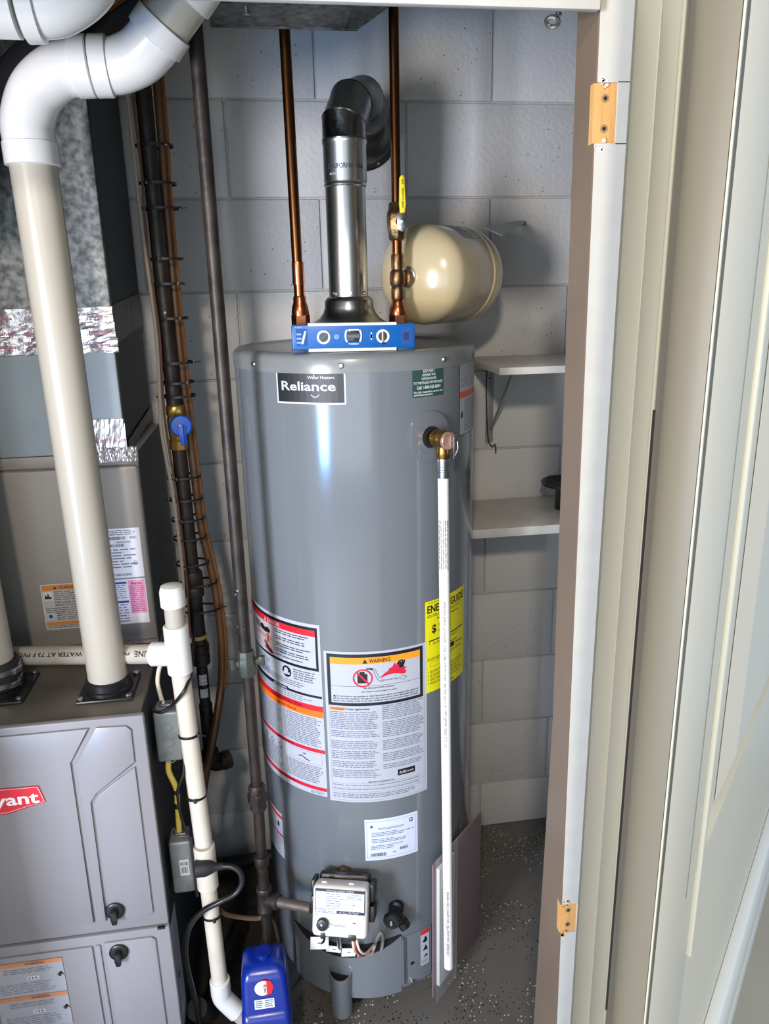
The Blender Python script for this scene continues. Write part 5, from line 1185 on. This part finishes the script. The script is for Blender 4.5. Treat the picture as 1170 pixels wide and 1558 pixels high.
cable('ground_cable', 'green yellow cable half hidden behind the drain pipe', [(-.196, 1.37, .70), (-.200, 1.368, .62), (-.204, 1.365, .55), (-.215, 1.36, .45)], .0045, mat('olive_cable', (150, 150, 50), .5))
cable('black_wire', 'black wire curving from the upper box up to the pipe bundle', [(-.252, 1.296, .838), (-.235, 1.290, .836), (-.215, 1.292, .846), (-.196, 1.278, .872), (-.184, 1.285, .888), (-.178, 1.34, .900), (-.186, 1.52, .93)], .0032, M_black, 'wire')
cable('low_voltage_wire', 'black wire looping out below the upper junction box', [(-.205, 1.300, .730), (-.208, 1.292, .700), (-.222, 1.290, .665), (-.222, 1.292, .610), (-.214, 1.296, .560)], .0026, M_black, 'wire')
pc = thing('power_cord', 'black power cord with a fat plug looping from the lower box', 'cord', (-.19, 1.28, .49))
m = MB(); m.lathe((-.2055, 1.2785, .492), (1, 0, -.02), [(.012, 0), (.0165, .003), (.0165, .022), (.012, .034), (.0075, .042), (.0070, .056)], 22); m.build('plug', M_rubber, pc)
m = MB(); m.tube([(-.160, 1.2785, .491), (-.135, 1.275, .490), (-.118, 1.270, .478), (-.116, 1.266, .456), (-.130, 1.262, .436), (-.160, 1.258, .425), (-.195, 1.262, .405), (-.222, 1.268, .370), (-.236, 1.272, .325), (-.240, 1.275, .27), (-.234, 1.280, .18), (-.225, 1.285, .03)], .0056, 12, True, 6); m.build('cable', M_black, pc)
zip_tie((-.1905, 1.304, .640), (0, .1, 1), .0182, .0182, 'zip tie around the drain pipe above the lower box', head=-PI/2, tail=.003, group='black zip ties around the drain pipe')
zip_tie((-.184, 1.3025, .355), (0, .1, 1), .0176, .0176, 'zip tie around the drain pipe below the plug', head=-PI/2+.3, tail=.003, group='black zip ties around the drain pipe')
zip_tie((-.1925, 1.3045, .775), (0, .1, 1), .0182, .0182, 'zip tie on the drain pipe beside the upper box', head=-.4, tail=.012, group='black zip ties around the drain pipe')
cable('drain_hose', 'thin brown hose sagging behind the drain pipe toward the gas pipe', [(-.172, 1.325, .345), (-.160, 1.335, .320), (-.130, 1.355, .288), (-.100, 1.368, .268), (-.075, 1.372, .262), (-.06, 1.375, .20), (-.065, 1.378, .03)], .0050, mat('brown_hose', (104, 82, 66), .6), 'hose')
# data plate low on the furnace side
P = Print(lambda u, v, l: Vector((FX+.0012+l, u, v))); P.rect(1.262, .10, 1.33, .375, (176, 178, 186), 1); P.fine(1.267, .15, 1.325, .365, .009, (120, 122, 132), 2); P.disc(1.29, .23, .008, BLACK, 3)
lab(P.build('side_label', fu), 'pale label low on the furnace side')
# black hose bundle on the floor
bb = thing('hose_bundle', 'black corrugated hose lying in the dark corner by the furnace foot', 'hose', (-.21, 1.42, .0))
m = MB()
pts = [(-.235, 1.30, .12), (-.225, 1.34, .06), (-.215, 1.40, .030), (-.195, 1.50, .026), (-.16, 1.60, .026)]
m.tube(pts, .022, 16, True, 6); m.build('hose', M_rubber, bb)
for k in range(12):
    t = k/11; p = Vector((-.235, 1.30, .12)).lerp(Vector((-.218, 1.39, .034)), t)
cable('dark_hose', 'black hose lying along the foot of the left back wall', [(-.24, 1.80, .03), (-.12, 1.83, .035), (-.02, 1.835, .03), (.06, 1.85, .02)], .018, M_rubber, 'hose')

# ================================================================== BLUE JUG
jg = thing('blue_jug', 'blue plastic jug with red and white round sticker beside the drain pipe', 'jug', (-.083, 1.215, 0))
def rr(cx_, cy_, hx, hy, r, z, n=6):
    pts = []
    for qx, qy, a0 in ((1, 1, 0), (-1, 1, PI/2), (-1, -1, PI), (1, -1, 3*PI/2)):
        for k in range(n+1):
            a = a0+k/n*PI/2; pts.append((cx_+qx*(hx-r)+r*math.cos(a), cy_+qy*(hy-r)+r*math.sin(a), z))
    return pts
m = MB(); rings = []
for z, hx, hy, r, dy in ((.002, .046, .050, .012, 0), (.006, .048, .053, .014, 0), (.210, .048, .053, .014, 0), (.222, .0475, .050, .014, .003), (.226, .0465, .047, .013, .006), (.292, .0440, .040, .014, .010), (.304, .040, .034, .014, .012), (.311, .030, .024, .014, .012), (.313, .020, .016, .010, .012)):
    rings.append([m.bm.verts.new(p) for p in rr(-.083, 1.215+dy, hx, hy, r, z)])
m.loft(rings); bj = m.build('body', M_jug, jg)
m = MB(); m.cyl((-.083, 1.228, .312), (-.083, 1.228, .322), .015, n=24); m.build('cap', M_jug, jg)
def jug_fn(u, v, l):
    y = 1.1735+(v-.226)*.16 if v > .224 else 1.1618
    return Vector((u, y-l, v))
P = Print(jug_fn)
cu, cv = -.083, .279
P.disc(cu, cv, .0165, (206, 30, 40), 1); P.disc(cu-.004, cv, .0150, (222, 222, 226), 2); P.rect(cu+.004, cv-.013, cu+.0135, cv+.013, (206, 30, 40), 3); P.text('WATER', cu+.0035, cv-.010, cu+.022, .005, BLACK, 4, True, PI/2)
P.rect(-.104, .236, -.066, .256, (206, 210, 218), 1); P.fine(-.102, .238, -.088, .254, .004, (60, 62, 76), 2); P.fine(-.084, .238, -.068, .254, .004, (60, 62, 76), 2)
P.rect(-.100, .13, -.080, .206, (216, 214, 208), 1); P.fine(-.098, .135, -.082, .198, .005, (110, 112, 122), 2)
lab(P.build('stickers', jg), 'red and white round sticker and two white labels')
m = MB(); m.box((-.070, 1.1605, .11), (-.054, 1.1630, .204), .001); m.build('handle_slot', M_jugdark, jg)

print('built', len(bpy.data.objects))
